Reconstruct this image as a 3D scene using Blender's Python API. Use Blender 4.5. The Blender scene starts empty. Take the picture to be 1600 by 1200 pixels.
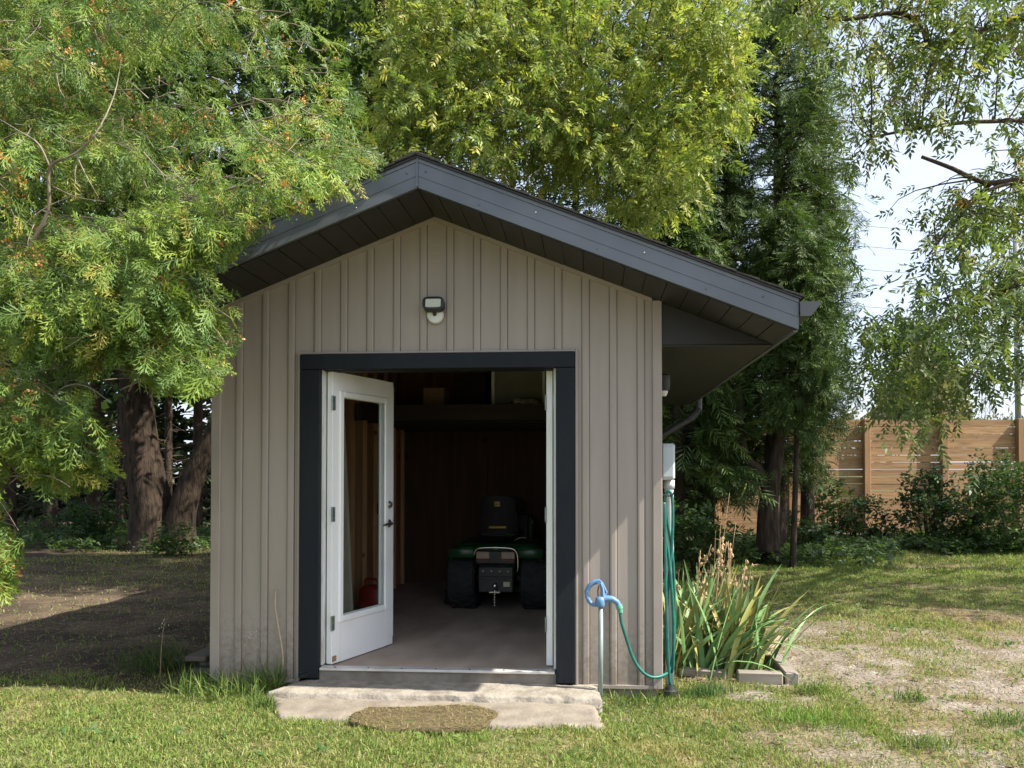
import bpy, math, random
import numpy as np
from mathutils import Vector, Matrix, Euler

RNG = np.random.default_rng(7)
random.seed(7)
R = math.radians
sc = bpy.context.scene
col = sc.collection

# ------------------------------------------------------------------ camera, sky, sun, exposure
CAM = np.array([2.5949, -5.4509, 1.2719])
YAW, PITCH, FOC = -0.0717, 0.0188, 1273.7
PX0, PY0 = 832.5, 717.8                       # where the lens axis meets the 1600x1200 picture
cd = bpy.data.cameras.new('camera')
cam = bpy.data.objects.new('camera', cd)
col.objects.link(cam)
cam.location = CAM
cam.rotation_euler = (math.pi/2 + PITCH, 0, -YAW)
cd.sensor_width = 36.0
cd.lens = 36.0*FOC/1600
cd.shift_x = -(PX0-800)/1600
cd.shift_y = (PY0-600)/1600
cd.clip_start = 0.05
cd.clip_end = 3000
sc.camera = cam

SUN = Vector((0.87, -0.15, 1.0)).normalized()   # towards the sun
el = math.asin(SUN.z)
az = math.atan2(SUN.x, SUN.y)
w = bpy.data.worlds.new('World')
sc.world = w
w.use_nodes = True
nt = w.node_tree
bg = nt.nodes['Background']
sky = nt.nodes.new('ShaderNodeTexSky')
sky.sky_type = 'NISHITA'
sky.sun_disc = False
sky.sun_elevation = el
sky.sun_rotation = az
sky.air_density = 1.0
sky.dust_density = 3.0
sky.ozone_density = 1.0
sky.altitude = 100
# a thin veil of white cloud over the blue
tc = nt.nodes.new('ShaderNodeTexCoord')
mp = nt.nodes.new('ShaderNodeMapping')
mp.inputs['Scale'].default_value = (1.2, 1.2, 4.0)
cn = nt.nodes.new('ShaderNodeTexNoise')
cn.inputs['Scale'].default_value = 2.2
cn.inputs['Detail'].default_value = 6
cr = nt.nodes.new('ShaderNodeMapRange')
cr.inputs['From Min'].default_value = 0.3
cr.inputs['From Max'].default_value = 0.7
cr.inputs['To Min'].default_value = 0.35
cr.inputs['To Max'].default_value = 0.85
mx = nt.nodes.new('ShaderNodeMix')
mx.data_type = 'RGBA'
nt.links.new(tc.outputs['Generated'], mp.inputs['Vector'])
nt.links.new(mp.outputs['Vector'], cn.inputs['Vector'])
nt.links.new(cn.outputs['Fac'], cr.inputs['Value'])
nt.links.new(cr.outputs['Result'], mx.inputs['Factor'])
nt.links.new(sky.outputs['Color'], mx.inputs['A'])
mx.inputs['B'].default_value = (3.4, 3.7, 4.3, 1)
nt.links.new(mx.outputs['Result'], bg.inputs['Color'])
bg.inputs['Strength'].default_value = 0.112

sd = bpy.data.lights.new('sun', 'SUN')
sd.energy = 4.0
sd.angle = R(0.6)
sd.color = (1.0, 0.93, 0.82)
so = bpy.data.objects.new('sun', sd)
col.objects.link(so)
so.rotation_euler = SUN.to_track_quat('Z', 'Y').to_euler()
so.location = (12, -6, 16)

sc.view_settings.view_transform = 'Standard'
sc.view_settings.look = 'None'
sc.view_settings.gamma = 1
sc.view_settings.use_curve_mapping = False
sc.view_settings.exposure = 1.5
sc.render.engine = 'CYCLES'
sc.cycles.use_denoising = True
sc.cycles.max_bounces = 8
sc.cycles.diffuse_bounces = 3
sc.cycles.transparent_max_bounces = 12
sc.cycles.sample_clamp_indirect = 6

# ------------------------------------------------------------------ helpers
FW = np.array([math.sin(YAW)*math.cos(PITCH), math.cos(YAW)*math.cos(PITCH), math.sin(PITCH)])
RT = np.array([math.cos(YAW), -math.sin(YAW), 0.0])
UP = np.cross(RT, FW)


def at(px, py, d):
    """where a point of the photograph lies, d metres along the lens axis"""
    return CAM + FW*d + RT*((px-PX0)/FOC*d) + UP*(-(py-PY0)/FOC*d)


def on_ground(px, py, z=-0.2):
    r = FW + RT*((px-PX0)/FOC) + UP*(-(py-PY0)/FOC)
    t = (z-CAM[2])/r[2]
    return CAM + r*t


def on_y(px, py, y):
    r = FW + RT*((px-PX0)/FOC) + UP*(-(py-PY0)/FOC)
    return CAM + r*((y-CAM[1])/r[1])


def project(P):
    d = P-CAM
    z = d@FW
    return np.stack([PX0+FOC*(d@RT)/z, PY0-FOC*(d@UP)/z, z], -1)


def in_poly(x, y, poly):
    poly = np.array(poly, float)
    c = np.zeros(len(x), bool)
    j = len(poly)-1
    for i in range(len(poly)):
        xi, yi = poly[i]
        xj, yj = poly[j]
        hit = ((yi > y) != (yj > y)) & (x < (xj-xi)*(y-yi)/(yj-yi+1e-12)+xi)
        c ^= hit
        j = i
    return c


def hash2(ix, iy, seed):
    n = (ix.astype(np.int64)*374761393 + iy.astype(np.int64)*668265263 + seed*1442695041) & 0x7fffffff
    n = ((n ^ (n >> 13))*1274126177) & 0x7fffffff
    return ((n ^ (n >> 16)) & 0xffff)/65535.0


def vnoise(x, y, seed=0, octaves=4):
    out = np.zeros_like(x, float)
    amp, tot = 1.0, 0.0
    for o in range(octaves):
        ix, iy = np.floor(x), np.floor(y)
        fx, fy = x-ix, y-iy
        fx = fx*fx*(3-2*fx)
        fy = fy*fy*(3-2*fy)
        a = hash2(ix, iy, seed+o)
        b = hash2(ix+1, iy, seed+o)
        c = hash2(ix, iy+1, seed+o)
        d = hash2(ix+1, iy+1, seed+o)
        out += amp*((a*(1-fx)+b*fx)*(1-fy)+(c*(1-fx)+d*fx)*fy)
        tot += amp
        amp *= 0.5
        x, y = x*2.03+17.1, y*2.03+5.3
    return out/tot


def sstep(a, b, x):
    t = np.clip((x-a)/(b-a), 0, 1)
    return t*t*(3-2*t)


ORG = {}


def thing(name, label, cat, loc=(0, 0, 0), group=None):
    o = bpy.data.objects.new(name, None)
    col.objects.link(o)
    o.empty_display_size = 0.1
    o.location = loc
    o['label'] = label
    o['category'] = cat
    if group:
        o['group'] = group
    ORG[o.name] = Vector(loc)
    return o


def tag(o, label, cat, group=None):
    o['label'] = label
    o['category'] = cat
    if group:
        o['group'] = group
    return o


def link(name, me, mat, parent=None, kind=None, smooth=False):
    if mat is not None:
        me.materials.append(mat)
    if smooth:
        me.polygons.foreach_set('use_smooth', [True]*len(me.polygons))
    o = bpy.data.objects.new(name, me)
    col.objects.link(o)
    if parent is not None:
        o.parent = parent
        ORG[o.name] = ORG[parent.name]
    else:
        ORG[o.name] = Vector((0, 0, 0))
    if kind:
        o['kind'] = kind
    return o


class MB:
    """collects shapes; build() links them as one mesh object"""

    def __init__(s):
        s.v, s.f = [], []

    def add(s, vs, fs):
        n = len(s.v)
        s.v += [tuple(v) for v in vs]
        s.f += [tuple(i+n for i in f) for f in fs]
        return s

    def box(s, x0, x1, y0, y1, z0, z1, M=None, bev=0.0):
        if bev <= 0:
            vs = [(x, y, z) for x in (x0, x1) for y in (y0, y1) for z in (z0, z1)]
            fs = [(0, 1, 3, 2), (4, 6, 7, 5), (0, 4, 5, 1), (2, 3, 7, 6), (0, 2, 6, 4), (1, 5, 7, 3)]
        else:
            b = min(bev, (x1-x0)*.45, (y1-y0)*.45, (z1-z0)*.45)
            vs, fs = [], []
            cx, cy, cz = (x0+x1)/2, (y0+y1)/2, (z0+z1)/2
            hx, hy, hz = (x1-x0)/2, (y1-y0)/2, (z1-z0)/2
            idx = {}
            for sx in (-1, 1):
                for sy in (-1, 1):
                    for sz in (-1, 1):
                        for ax in range(3):
                            h = [hx-b, hy-b, hz-b]
                            h[ax] += b
                            idx[(sx, sy, sz, ax)] = len(vs)
                            vs.append((cx+sx*h[0], cy+sy*h[1], cz+sz*h[2]))
            for ax in range(3):
                a, c = [i for i in range(3) if i != ax]
                for sg in (-1, 1):
                    q = []
                    for (p, r) in ((-1, -1), (1, -1), (1, 1), (-1, 1)):
                        k = [0, 0, 0]
                        k[ax], k[a], k[c] = sg, p, r
                        q.append(idx[(*k, ax)])
                    fs.append(tuple(q))
            for ax in range(3):
                a, c = [i for i in range(3) if i != ax]
                for p in (-1, 1):
                    for r in (-1, 1):
                        k0, k1 = [0]*3, [0]*3
                        k0[ax], k1[ax] = -1, 1
                        k0[a] = k1[a] = p
                        k0[c] = k1[c] = r
                        fs.append((idx[(*k0, a)], idx[(*k1, a)], idx[(*k1, c)], idx[(*k0, c)]))
            for sx in (-1, 1):
                for sy in (-1, 1):
                    for sz in (-1, 1):
                        fs.append(tuple(idx[(sx, sy, sz, a)] for a in range(3)))
        if M is not None:
            vs = [tuple(M @ Vector(v)) for v in vs]
        return s.add(vs, fs)

    def tube(s, pts, rad, n=8, cap=True, sx=1.0):
        pts = [Vector(p) for p in pts]
        m = len(pts)
        if not hasattr(rad, '__len__'):
            rad = [rad]*m
        vs, fs = [], []
        t0 = (pts[1]-pts[0]).normalized()
        ref = Vector((0, 0, 1)) if abs(t0.z) < .9 else Vector((1, 0, 0))
        u = t0.cross(ref).normalized()
        for i, p in enumerate(pts):
            t = (pts[min(i+1, m-1)]-pts[max(i-1, 0)]).normalized()
            u = (u-t*u.dot(t))
            u = u.normalized() if u.length > 1e-6 else t.orthogonal().normalized()
            b = t.cross(u)
            for k in range(n):
                a = 2*math.pi*k/n
                vs.append(p+(u*math.cos(a)*sx+b*math.sin(a))*rad[i])
        for i in range(m-1):
            for k in range(n):
                k2 = (k+1) % n
                fs.append((i*n+k, i*n+k2, (i+1)*n+k2, (i+1)*n+k))
        if cap:
            fs.append(tuple(range(n))[::-1])
            fs.append(tuple((m-1)*n+k for k in range(n)))
        return s.add(vs, fs)

    def lathe(s, prof, c, axis='z', n=24, M=None):
        """prof: (radius, along) pairs"""
        vs, fs = [], []
        for r, h in prof:
            for k in range(n):
                a = 2*math.pi*k/n
                p = (r*math.cos(a), r*math.sin(a), h)
                if axis == 'x':
                    p = (p[2], p[0], p[1])
                elif axis == 'y':
                    p = (p[0], p[2], p[1])
                vs.append((c[0]+p[0], c[1]+p[1], c[2]+p[2]))
        m = len(prof)
        for i in range(m-1):
            for k in range(n):
                k2 = (k+1) % n
                fs.append((i*n+k, i*n+k2, (i+1)*n+k2, (i+1)*n+k))
        fs.append(tuple(range(n))[::-1])
        fs.append(tuple((m-1)*n+k for k in range(n)))
        if M is not None:
            vs = [tuple(M @ Vector(v)) for v in vs]
        return s.add(vs, fs)

    def prism(s, poly, d0, d1, axis='y'):
        """poly in the two other axes, extruded from d0 to d1"""
        n = len(poly)
        vs = []
        for d in (d0, d1):
            for a, b in poly:
                vs.append({'y': (a, d, b), 'x': (d, a, b), 'z': (a, b, d)}[axis])
        fs = [tuple(range(n)), tuple(range(2*n-1, n-1, -1))]
        for k in range(n):
            k2 = (k+1) % n
            fs.append((k, k2, n+k2, n+k))
        return s.add(vs, fs)

    def build(s, name, mat, parent=None, kind=None, smooth=False, fix=True, autosmooth=None):
        me = bpy.data.meshes.new(name)
        off = ORG[parent.name] if parent is not None else Vector((0, 0, 0))
        me.from_pydata([(v[0]-off.x, v[1]-off.y, v[2]-off.z) for v in s.v], [], s.f)
        if fix:
            import bmesh
            bm = bmesh.new()
            bm.from_mesh(me)
            bmesh.ops.recalc_face_normals(bm, faces=bm.faces)
            bm.to_mesh(me)
            bm.free()
        o = link(name, me, mat, parent, kind, smooth or autosmooth is not None)
        if autosmooth is not None:
            me.set_sharp_from_angle(angle=R(autosmooth))
        return o


# ------------------------------------------------------------------ materials
def new_mat(name):
    m = bpy.data.materials.new(name)
    m.use_nodes = True
    return m, m.node_tree, m.node_tree.nodes['Principled BSDF']


def plain(name, c1, c2=None, rough=0.6, scale=6.0, bump=0.0, bscale=60.0, metal=0.0, spec=0.5, stretch=(1, 1, 1),
          detail=6, lo=0.35, hi=0.65, rnd=0.0):
    m, t, p = new_mat(name)
    N = t.nodes
    L = t.links
    tcn = N.new('ShaderNodeTexCoord')
    mpn = N.new('ShaderNodeMapping')
    mpn.inputs['Scale'].default_value = stretch
    L.new(tcn.outputs['Object'], mpn.inputs['Vector'])
    p.inputs['Roughness'].default_value = rough
    p.inputs['Metallic'].default_value = metal
    p.inputs['Specular IOR Level'].default_value = spec
    c2 = c2 or tuple(x*.8 for x in c1)
    n = N.new('ShaderNodeTexNoise')
    n.inputs['Scale'].default_value = scale
    n.inputs['Detail'].default_value = detail
    L.new(mpn.outputs['Vector'], n.inputs['Vector'])
    r = N.new('ShaderNodeMapRange')
    r.inputs['From Min'].default_value = lo
    r.inputs['From Max'].default_value = hi
    L.new(n.outputs['Fac'], r.inputs['Value'])
    mix = N.new('ShaderNodeMix')
    mix.data_type = 'RGBA'
    mix.inputs['A'].default_value = (*c1, 1)
    mix.inputs['B'].default_value = (*c2, 1)
    L.new(r.outputs['Result'], mix.inputs['Factor'])
    out = mix.outputs['Result']
    if rnd > 0:
        oi = N.new('ShaderNodeObjectInfo')
        mr = N.new('ShaderNodeMapRange')
        mr.inputs['To Min'].default_value = 1-rnd
        mr.inputs['To Max'].default_value = 1+rnd
        L.new(oi.outputs['Random'], mr.inputs['Value'])
        mul = N.new('ShaderNodeVectorMath')
        mul.operation = 'SCALE'
        L.new(out, mul.inputs[0])
        L.new(mr.outputs['Result'], mul.inputs['Scale'])
        out = mul.outputs['Vector']
    L.new(out, p.inputs['Base Color'])
    if bump > 0:
        n2 = N.new('ShaderNodeTexNoise')
        n2.inputs['Scale'].default_value = bscale
        n2.inputs['Detail'].default_value = 5
        L.new(mpn.outputs['Vector'], n2.inputs['Vector'])
        b = N.new('ShaderNodeBump')
        b.inputs['Strength'].default_value = bump
        b.inputs['Distance'].default_value = 0.01
        L.new(n2.outputs['Fac'], b.inputs['Height'])
        L.new(b.outputs['Normal'], p.inputs['Normal'])
    return m


def wood(name, c1, c2, knot, axis='x', rough=0.75, rnd=0.15, scale=1.0):
    """grain running along one axis, with knots"""
    m, t, p = new_mat(name)
    N, L = t.nodes, t.links
    tcn = N.new('ShaderNodeTexCoord')
    oi = N.new('ShaderNodeObjectInfo')
    add = N.new('ShaderNodeVectorMath')
    add.operation = 'MULTIPLY_ADD'
    cmb = N.new('ShaderNodeCombineXYZ')
    for k in range(3):
        L.new(oi.outputs['Random'], cmb.inputs[k])
    add.inputs[1].default_value = (31, 17, 23)
    L.new(cmb.outputs['Vector'], add.inputs[0])
    L.new(tcn.outputs['Object'], add.inputs[2])
    mpn = N.new('ShaderNodeMapping')
    s = [14*scale, 14*scale, 14*scale]
    s['xyz'.index(axis)] = 0.9*scale
    mpn.inputs['Scale'].default_value = s
    L.new(add.outputs['Vector'], mpn.inputs['Vector'])
    n = N.new('ShaderNodeTexNoise')
    n.inputs['Scale'].default_value = 2.0
    n.inputs['Detail'].default_value = 7
    n.inputs['Distortion'].default_value = 0.6
    L.new(mpn.outputs['Vector'], n.inputs['Vector'])
    r = N.new('ShaderNodeValToRGB')
    r.color_ramp.elements[0].position = 0.3
    r.color_ramp.elements[0].color = (*c2, 1)
    r.color_ramp.elements[1].position = 0.7
    r.color_ramp.elements[1].color = (*c1, 1)
    L.new(n.outputs['Fac'], r.inputs['Fac'])
    v = N.new('ShaderNodeTexVoronoi')
    v.inputs['Scale'].default_value = 3.2*scale
    L.new(add.outputs['Vector'], v.inputs['Vector'])
    kr = N.new('ShaderNodeMapRange')
    kr.inputs['From Min'].default_value = 0.05
    kr.inputs['From Max'].default_value = 0.11
    kr.inputs['To Min'].default_value = 0.8
    kr.inputs['To Max'].default_value = 0.0
    L.new(v.outputs['Distance'], kr.inputs['Value'])
    mix = N.new('ShaderNodeMix')
    mix.data_type = 'RGBA'
    L.new(kr.outputs['Result'], mix.inputs['Factor'])
    L.new(r.outputs['Color'], mix.inputs['A'])
    mix.inputs['B'].default_value = (*knot, 1)
    mr = N.new('ShaderNodeMapRange')
    mr.inputs['To Min'].default_value = 1-rnd
    mr.inputs['To Max'].default_value = 1+rnd
    L.new(oi.outputs['Random'], mr.inputs['Value'])
    mul = N.new('ShaderNodeVectorMath')
    mul.operation = 'SCALE'
    L.new(mix.outputs['Result'], mul.inputs[0])
    L.new(mr.outputs['Result'], mul.inputs['Scale'])
    L.new(mul.outputs['Vector'], p.inputs['Base Color'])
    b = N.new('ShaderNodeBump')
    b.inputs['Strength'].default_value = 0.35
    b.inputs['Distance'].default_value = 0.004
    L.new(n.outputs['Fac'], b.inputs['Height'])
    L.new(b.outputs['Normal'], p.inputs['Normal'])
    p.inputs['Roughness'].default_value = rough
    return m


def leafy(name, trans=0.35, rough=0.5, spec=0.35, tint=(1.1, 1.15, 0.7)):
    """leaf blades: own colour from the mesh attribute, some light comes through"""
    m, t, p = new_mat(name)
    N, L = t.nodes, t.links
    a = N.new('ShaderNodeAttribute')
    a.attribute_name = 'Col'
    L.new(a.outputs['Color'], p.inputs['Base Color'])
    p.inputs['Roughness'].default_value = rough
    p.inputs['Specular IOR Level'].default_value = spec
    tr = N.new('ShaderNodeBsdfTranslucent')
    mu = N.new('ShaderNodeMix')
    mu.data_type = 'RGBA'
    mu.blend_type = 'MULTIPLY'
    mu.inputs['Factor'].default_value = 1
    mu.inputs['B'].default_value = (*tint, 1)
    mu.clamp_result = False
    L.new(a.outputs['Color'], mu.inputs['A'])
    L.new(mu.outputs['Result'], tr.inputs['Color'])
    ms = N.new('ShaderNodeMixShader')
    ms.inputs[0].default_value = trans
    L.new(p.outputs['BSDF'], ms.inputs[1])
    L.new(tr.outputs['BSDF'], ms.inputs[2])
    L.new(ms.outputs['Shader'], N['Material Output'].inputs['Surface'])
    return m


def attr_mat(name, rough=0.9, bump=0.0, bscale=80):
    m, t, p = new_mat(name)
    N, L = t.nodes, t.links
    a = N.new('ShaderNodeAttribute')
    a.attribute_name = 'Col'
    L.new(a.outputs['Color'], p.inputs['Base Color'])
    p.inputs['Roughness'].default_value = rough
    p.inputs['Specular IOR Level'].default_value = 0.2
    return m


def glass_mat(name):
    m, t, p = new_mat(name)
    N, L = t.nodes, t.links
    g = N.new('ShaderNodeBsdfGlossy')
    g.inputs['Roughness'].default_value = 0.02
    tr = N.new('ShaderNodeBsdfTransparent')
    tr.inputs['Color'].default_value = (0.9, 0.93, 0.92, 1)
    f = N.new('ShaderNodeFresnel')
    ge = N.new('ShaderNodeNewGeometry')
    io = N.new('ShaderNodeMapRange')
    io.inputs['To Min'].default_value = 1.5
    io.inputs['To Max'].default_value = 1/1.5
    L.new(ge.outputs['Backfacing'], io.inputs['Value'])
    L.new(io.outputs['Result'], f.inputs['IOR'])
    ms = N.new('ShaderNodeMixShader')
    L.new(f.outputs['Fac'], ms.inputs[0])
    L.new(tr.outputs['BSDF'], ms.inputs[1])
    L.new(g.outputs['BSDF'], ms.inputs[2])
    L.new(ms.outputs['Shader'], N['Material Output'].inputs['Surface'])
    return m


def bark_mat(name, c1, c2, scale=1.0):
    m, t, p = new_mat(name)
    N, L = t.nodes, t.links
    tcn = N.new('ShaderNodeTexCoord')
    mpn = N.new('ShaderNodeMapping')
    mpn.inputs['Scale'].default_value = (15*scale, 15*scale, 3.6*scale)
    L.new(tcn.outputs['Object'], mpn.inputs['Vector'])
    n = N.new('ShaderNodeTexNoise')
    n.inputs['Scale'].default_value = 1.0
    n.inputs['Detail'].default_value = 8
    n.inputs['Distortion'].default_value = 0.8
    L.new(mpn.outputs['Vector'], n.inputs['Vector'])
    r = N.new('ShaderNodeValToRGB')
    r.color_ramp.elements[0].position = 0.35
    r.color_ramp.elements[0].color = (*c2, 1)
    r.color_ramp.elements[1].position = 0.68
    r.color_ramp.elements[1].color = (*c1, 1)
    L.new(n.outputs['Fac'], r.inputs['Fac'])
    L.new(r.outputs['Color'], p.inputs['Base Color'])
    b = N.new('ShaderNodeBump')
    b.inputs['Strength'].default_value = 0.9
    b.inputs['Distance'].default_value = 0.03
    L.new(n.outputs['Fac'], b.inputs['Height'])
    L.new(b.outputs['Normal'], p.inputs['Normal'])
    p.inputs['Roughness'].default_value = 0.9
    p.inputs['Specular IOR Level'].default_value = 0.2
    return m


M = {}
M['siding'] = plain('taupe_steel', (0.350, 0.305, 0.270), (0.312, 0.271, 0.238), rough=0.5, scale=2.2, stretch=(4, 4, .45), bump=.06, bscale=9, spec=.4)
def mud(m, top):
    t = m.node_tree
    N, L = t.nodes, t.links
    p = N['Principled BSDF']
    src = p.inputs['Base Color'].links[0].from_socket
    ge = N.new('ShaderNodeNewGeometry')
    sp = N.new('ShaderNodeSeparateXYZ')
    L.new(ge.outputs['Position'], sp.inputs['Vector'])
    n = N.new('ShaderNodeTexNoise')
    n.inputs['Scale'].default_value = 26
    n.inputs['Detail'].default_value = 9
    n.inputs['Roughness'].default_value = .7
    L.new(ge.outputs['Position'], n.inputs['Vector'])
    r = N.new('ShaderNodeMapRange')
    r.inputs['From Min'].default_value = -.14
    r.inputs['From Max'].default_value = top
    r.inputs['To Min'].default_value = .30
    r.inputs['To Max'].default_value = -.12
    L.new(sp.outputs['Z'], r.inputs['Value'])
    ad = N.new('ShaderNodeMath')
    L.new(n.outputs['Fac'], ad.inputs[0])
    L.new(r.outputs['Result'], ad.inputs[1])
    r2 = N.new('ShaderNodeMapRange')
    r2.inputs['From Min'].default_value = .52
    r2.inputs['From Max'].default_value = .80
    r2.inputs['To Max'].default_value = .65
    L.new(ad.outputs[0], r2.inputs['Value'])
    mx = N.new('ShaderNodeMix')
    mx.data_type = 'RGBA'
    L.new(r2.outputs['Result'], mx.inputs['Factor'])
    L.new(src, mx.inputs['A'])
    mx.inputs['B'].default_value = (.17, .135, .10, 1)
    L.new(mx.outputs['Result'], p.inputs['Base Color'])


mud(M['siding'], .5)
M['trim'] = plain('taupe_trim', (0.345, 0.298, 0.262), (0.295, 0.255, 0.224), rough=0.5, scale=3, bump=.05, bscale=12)
M['gutter'] = plain('dark_gutter', (0.05, 0.054, 0.06), (0.04, 0.043, 0.048), rough=0.4, scale=3)
M['fascia'] = plain('slate_aluminium', (0.108, 0.122, 0.142), (0.082, 0.093, 0.110), rough=0.28, scale=2.5, bump=.12, bscale=5, spec=.6)
M['soffit'] = plain('charcoal_soffit', (0.017, 0.0165, 0.016), (0.013, 0.0125, 0.012), rough=0.5, scale=4, bump=.04, bscale=20)
M['black_paint'] = plain('black_painted_wood', (0.0085, 0.011, 0.016), (0.014, 0.017, 0.022), spec=.25, rough=0.6, scale=5, stretch=(1, 1, .3), bump=.18, bscale=35, lo=.45, hi=.8)
M['shingle'] = plain('asphalt_shingle', (0.030, 0.030, 0.031), (0.055, 0.053, 0.052), rough=0.95, scale=60, bump=.5, bscale=200, spec=.2, rnd=.25)
M['white'] = plain('white_door_paint', (0.86, 0.87, 0.87), (0.76, 0.77, 0.75), rough=0.38, scale=3, bump=.03, bscale=15, lo=.5, hi=.8)
M['jamb'] = plain('weathered_white_jamb', (0.72, 0.74, 0.70), (0.50, 0.50, 0.42), rough=0.5, scale=5, stretch=(2, 2, 1), lo=.5, hi=.75)
M['steel'] = plain('brushed_nickel', (0.50, 0.47, 0.42), (0.40, 0.38, 0.35), rough=0.28, metal=1, scale=9)
M['galv'] = plain('galvanised_hinge', (0.34, 0.40, 0.37), (0.22, 0.27, 0.25), rough=0.45, metal=.8, scale=30)
M['glass'] = glass_mat('door_glass')
M['alum'] = plain('mill_aluminium', (0.72, 0.71, 0.68), (0.55, 0.53, 0.50), rough=0.42, metal=.4, scale=8)
M['concrete'] = plain('rough_concrete', (0.25, 0.22, 0.18), (0.165, 0.142, 0.115), rough=0.92, scale=7, bump=.55, bscale=45, detail=9, spec=.2, lo=.38, hi=.68)
M['concrete2'] = plain('pale_rough_concrete', (0.30, 0.272, 0.23), (0.20, 0.178, 0.147), rough=0.95, scale=11, bump=.9, bscale=38, detail=10, spec=.2, lo=.4, hi=.66)
M['floor'] = plain('worn_shed_floor', (0.44, 0.355, 0.285), (0.30, 0.24, 0.19), rough=0.75, scale=3.5, stretch=(1, .5, 1), bump=.15, bscale=30, detail=8)
M['ply'] = wood('bare_plywood', (0.115, 0.055, 0.024), (0.062, 0.028, 0.012), (0.03, 0.012, 0.006), axis='z', rnd=.15, scale=.6)  # inside plywood, its colour darkened to stand in for deep shade
M['ply_warm'] = wood('pine_sheathing', (0.62, 0.35, 0.165), (0.44, 0.23, 0.10), (0.2, 0.09, 0.04), axis='z', rnd=.15, scale=.6)  # same plywood with light put into its colour, left wall and above loft
M['stud'] = wood('bare_stud', (0.60, 0.36, 0.18), (0.44, 0.25, 0.12), (0.12, 0.05, 0.02), axis='z', rnd=.15)
M['joist'] = wood('dark_joist', (0.03, 0.018, 0.01), (0.018, 0.01, 0.006), (0.01, 0.006, 0.004), axis='x', rnd=.15)
M['fence'] = wood('cedar_fence_board', (0.43, 0.265, 0.130), (0.25, 0.147, 0.070), (0.10, 0.05, 0.025), axis='x', rnd=.16, scale=.7)
M['fencepost'] = wood('cedar_fence_post', (0.37, 0.225, 0.108), (0.26, 0.15, 0.07), (0.13, 0.06, 0.03), axis='z', rnd=.12, scale=.8)
M['greywood'] = wood('weathered_timber', (0.30, 0.265, 0.225), (0.17, 0.148, 0.122), (0.09, 0.07, 0.055), axis='x', rnd=.12)
M['darkwood'] = wood('damp_dark_board', (0.13, 0.11, 0.09), (0.07, 0.06, 0.05), (0.04, 0.03, 0.025), axis='x', rnd=.12)  # darker brown wood for the boards left of the shed
M['tanwood'] = wood('tan_board', (0.33, 0.25, 0.17), (0.22, 0.165, 0.11), (0.2, 0.13, 0.08), axis='x', rnd=.1)
M['palewood'] = plain('pale_board', (0.66, 0.60, 0.44), (0.58, 0.52, 0.38), rough=.6, scale=4)
M['bark'] = bark_mat('brown_bark', (0.062, 0.044, 0.031), (0.017, 0.012, 0.009), 1.1)
M['bark_dark'] = bark_mat('dark_bark', (0.075, 0.055, 0.04), (0.028, 0.021, 0.016))
M['twig'] = plain('grey_twig', (0.30, 0.25, 0.20), (0.17, 0.135, 0.10), rough=.85, scale=12, spec=.2)
M['twig_dark'] = plain('dark_twig', (0.09, 0.068, 0.05), (0.055, 0.04, 0.03), rough=.9, scale=12, spec=.2)
M['leaf'] = leafy('leaf', .42)
M['cedar'] = leafy('cedar_scale_leaf', .27, rough=.55, spec=.3)
M['grass'] = leafy('grass_blade', .32, rough=.6, spec=.25)
M['speck'] = attr_mat('litter')
M['blue'] = plain('blue_enamel', (0.085, 0.195, 0.37), (0.14, 0.26, 0.43), rough=.4, scale=14, bump=.15, bscale=40)
M['pipe'] = plain('galvanised_pipe', (0.20, 0.26, 0.25), (0.30, 0.36, 0.35), rough=.5, metal=.35, scale=10, stretch=(3, 3, .6))
M['hose'] = plain('green_hose', (0.012, 0.15, 0.12), (0.010, 0.10, 0.085), rough=.38, scale=20)
M['hose_end'] = plain('green_coupling', (0.10, 0.36, 0.24), (0.07, 0.28, 0.19), rough=.45, scale=20)
M['rust'] = plain('rusty_iron', (0.25, 0.07, 0.03), (0.14, 0.05, 0.03), rough=.8, scale=30)
M['pvc'] = plain('grey_pvc', (0.60, 0.64, 0.65), (0.50, 0.54, 0.55), rough=.45, scale=6)
M['box'] = plain('grey_box_enamel', (0.42, 0.47, 0.48), (0.36, 0.41, 0.42), rough=.4, scale=5)
M['darkplastic'] = plain('black_plastic', (0.015, 0.015, 0.016), (0.025, 0.025, 0.026), rough=.5, scale=15, bump=.05)
M['rubber'] = plain('tyre_rubber', (0.014, 0.014, 0.014), (0.028, 0.027, 0.025), rough=.8, scale=12, bump=.2)
M['green'] = plain('tractor_green', (0.008, 0.062, 0.018), (0.007, 0.05, 0.015), rough=.3, scale=5)
M['yellow'] = plain('tractor_yellow', (0.36, 0.24, 0.02), (0.32, 0.21, 0.02), rough=.4, scale=8)
M['seat'] = plain('black_vinyl', (0.008, 0.008, 0.009), (0.011, 0.011, 0.012), spec=.25, rough=.6, scale=20, bump=.1)
M['frame_grey'] = plain('dull_steel_plate', (0.05, 0.048, 0.046), (0.03, 0.029, 0.028), rough=.5, metal=.3, scale=10)
M['lens'] = plain('frosted_tail_lens', (0.30, 0.22, 0.19), (0.26, 0.18, 0.15), rough=.25, scale=12)
M['redlens'] = plain('red_lens', (0.20, 0.02, 0.015), (0.15, 0.02, 0.015), rough=.3, scale=12)
M['chrome'] = plain('bright_steel', (0.75, 0.74, 0.72), (0.6, 0.6, 0.58), rough=.2, metal=1, scale=10)
M['red'] = plain('red_plastic', (0.26, 0.02, 0.012), (0.2, 0.016, 0.012), rough=.4, scale=9)
M['ledlens'] = plain('floodlight_lens', (0.62, 0.62, 0.54), (0.52, 0.52, 0.45), rough=.22, scale=80, stretch=(1, 1, 1))
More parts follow.
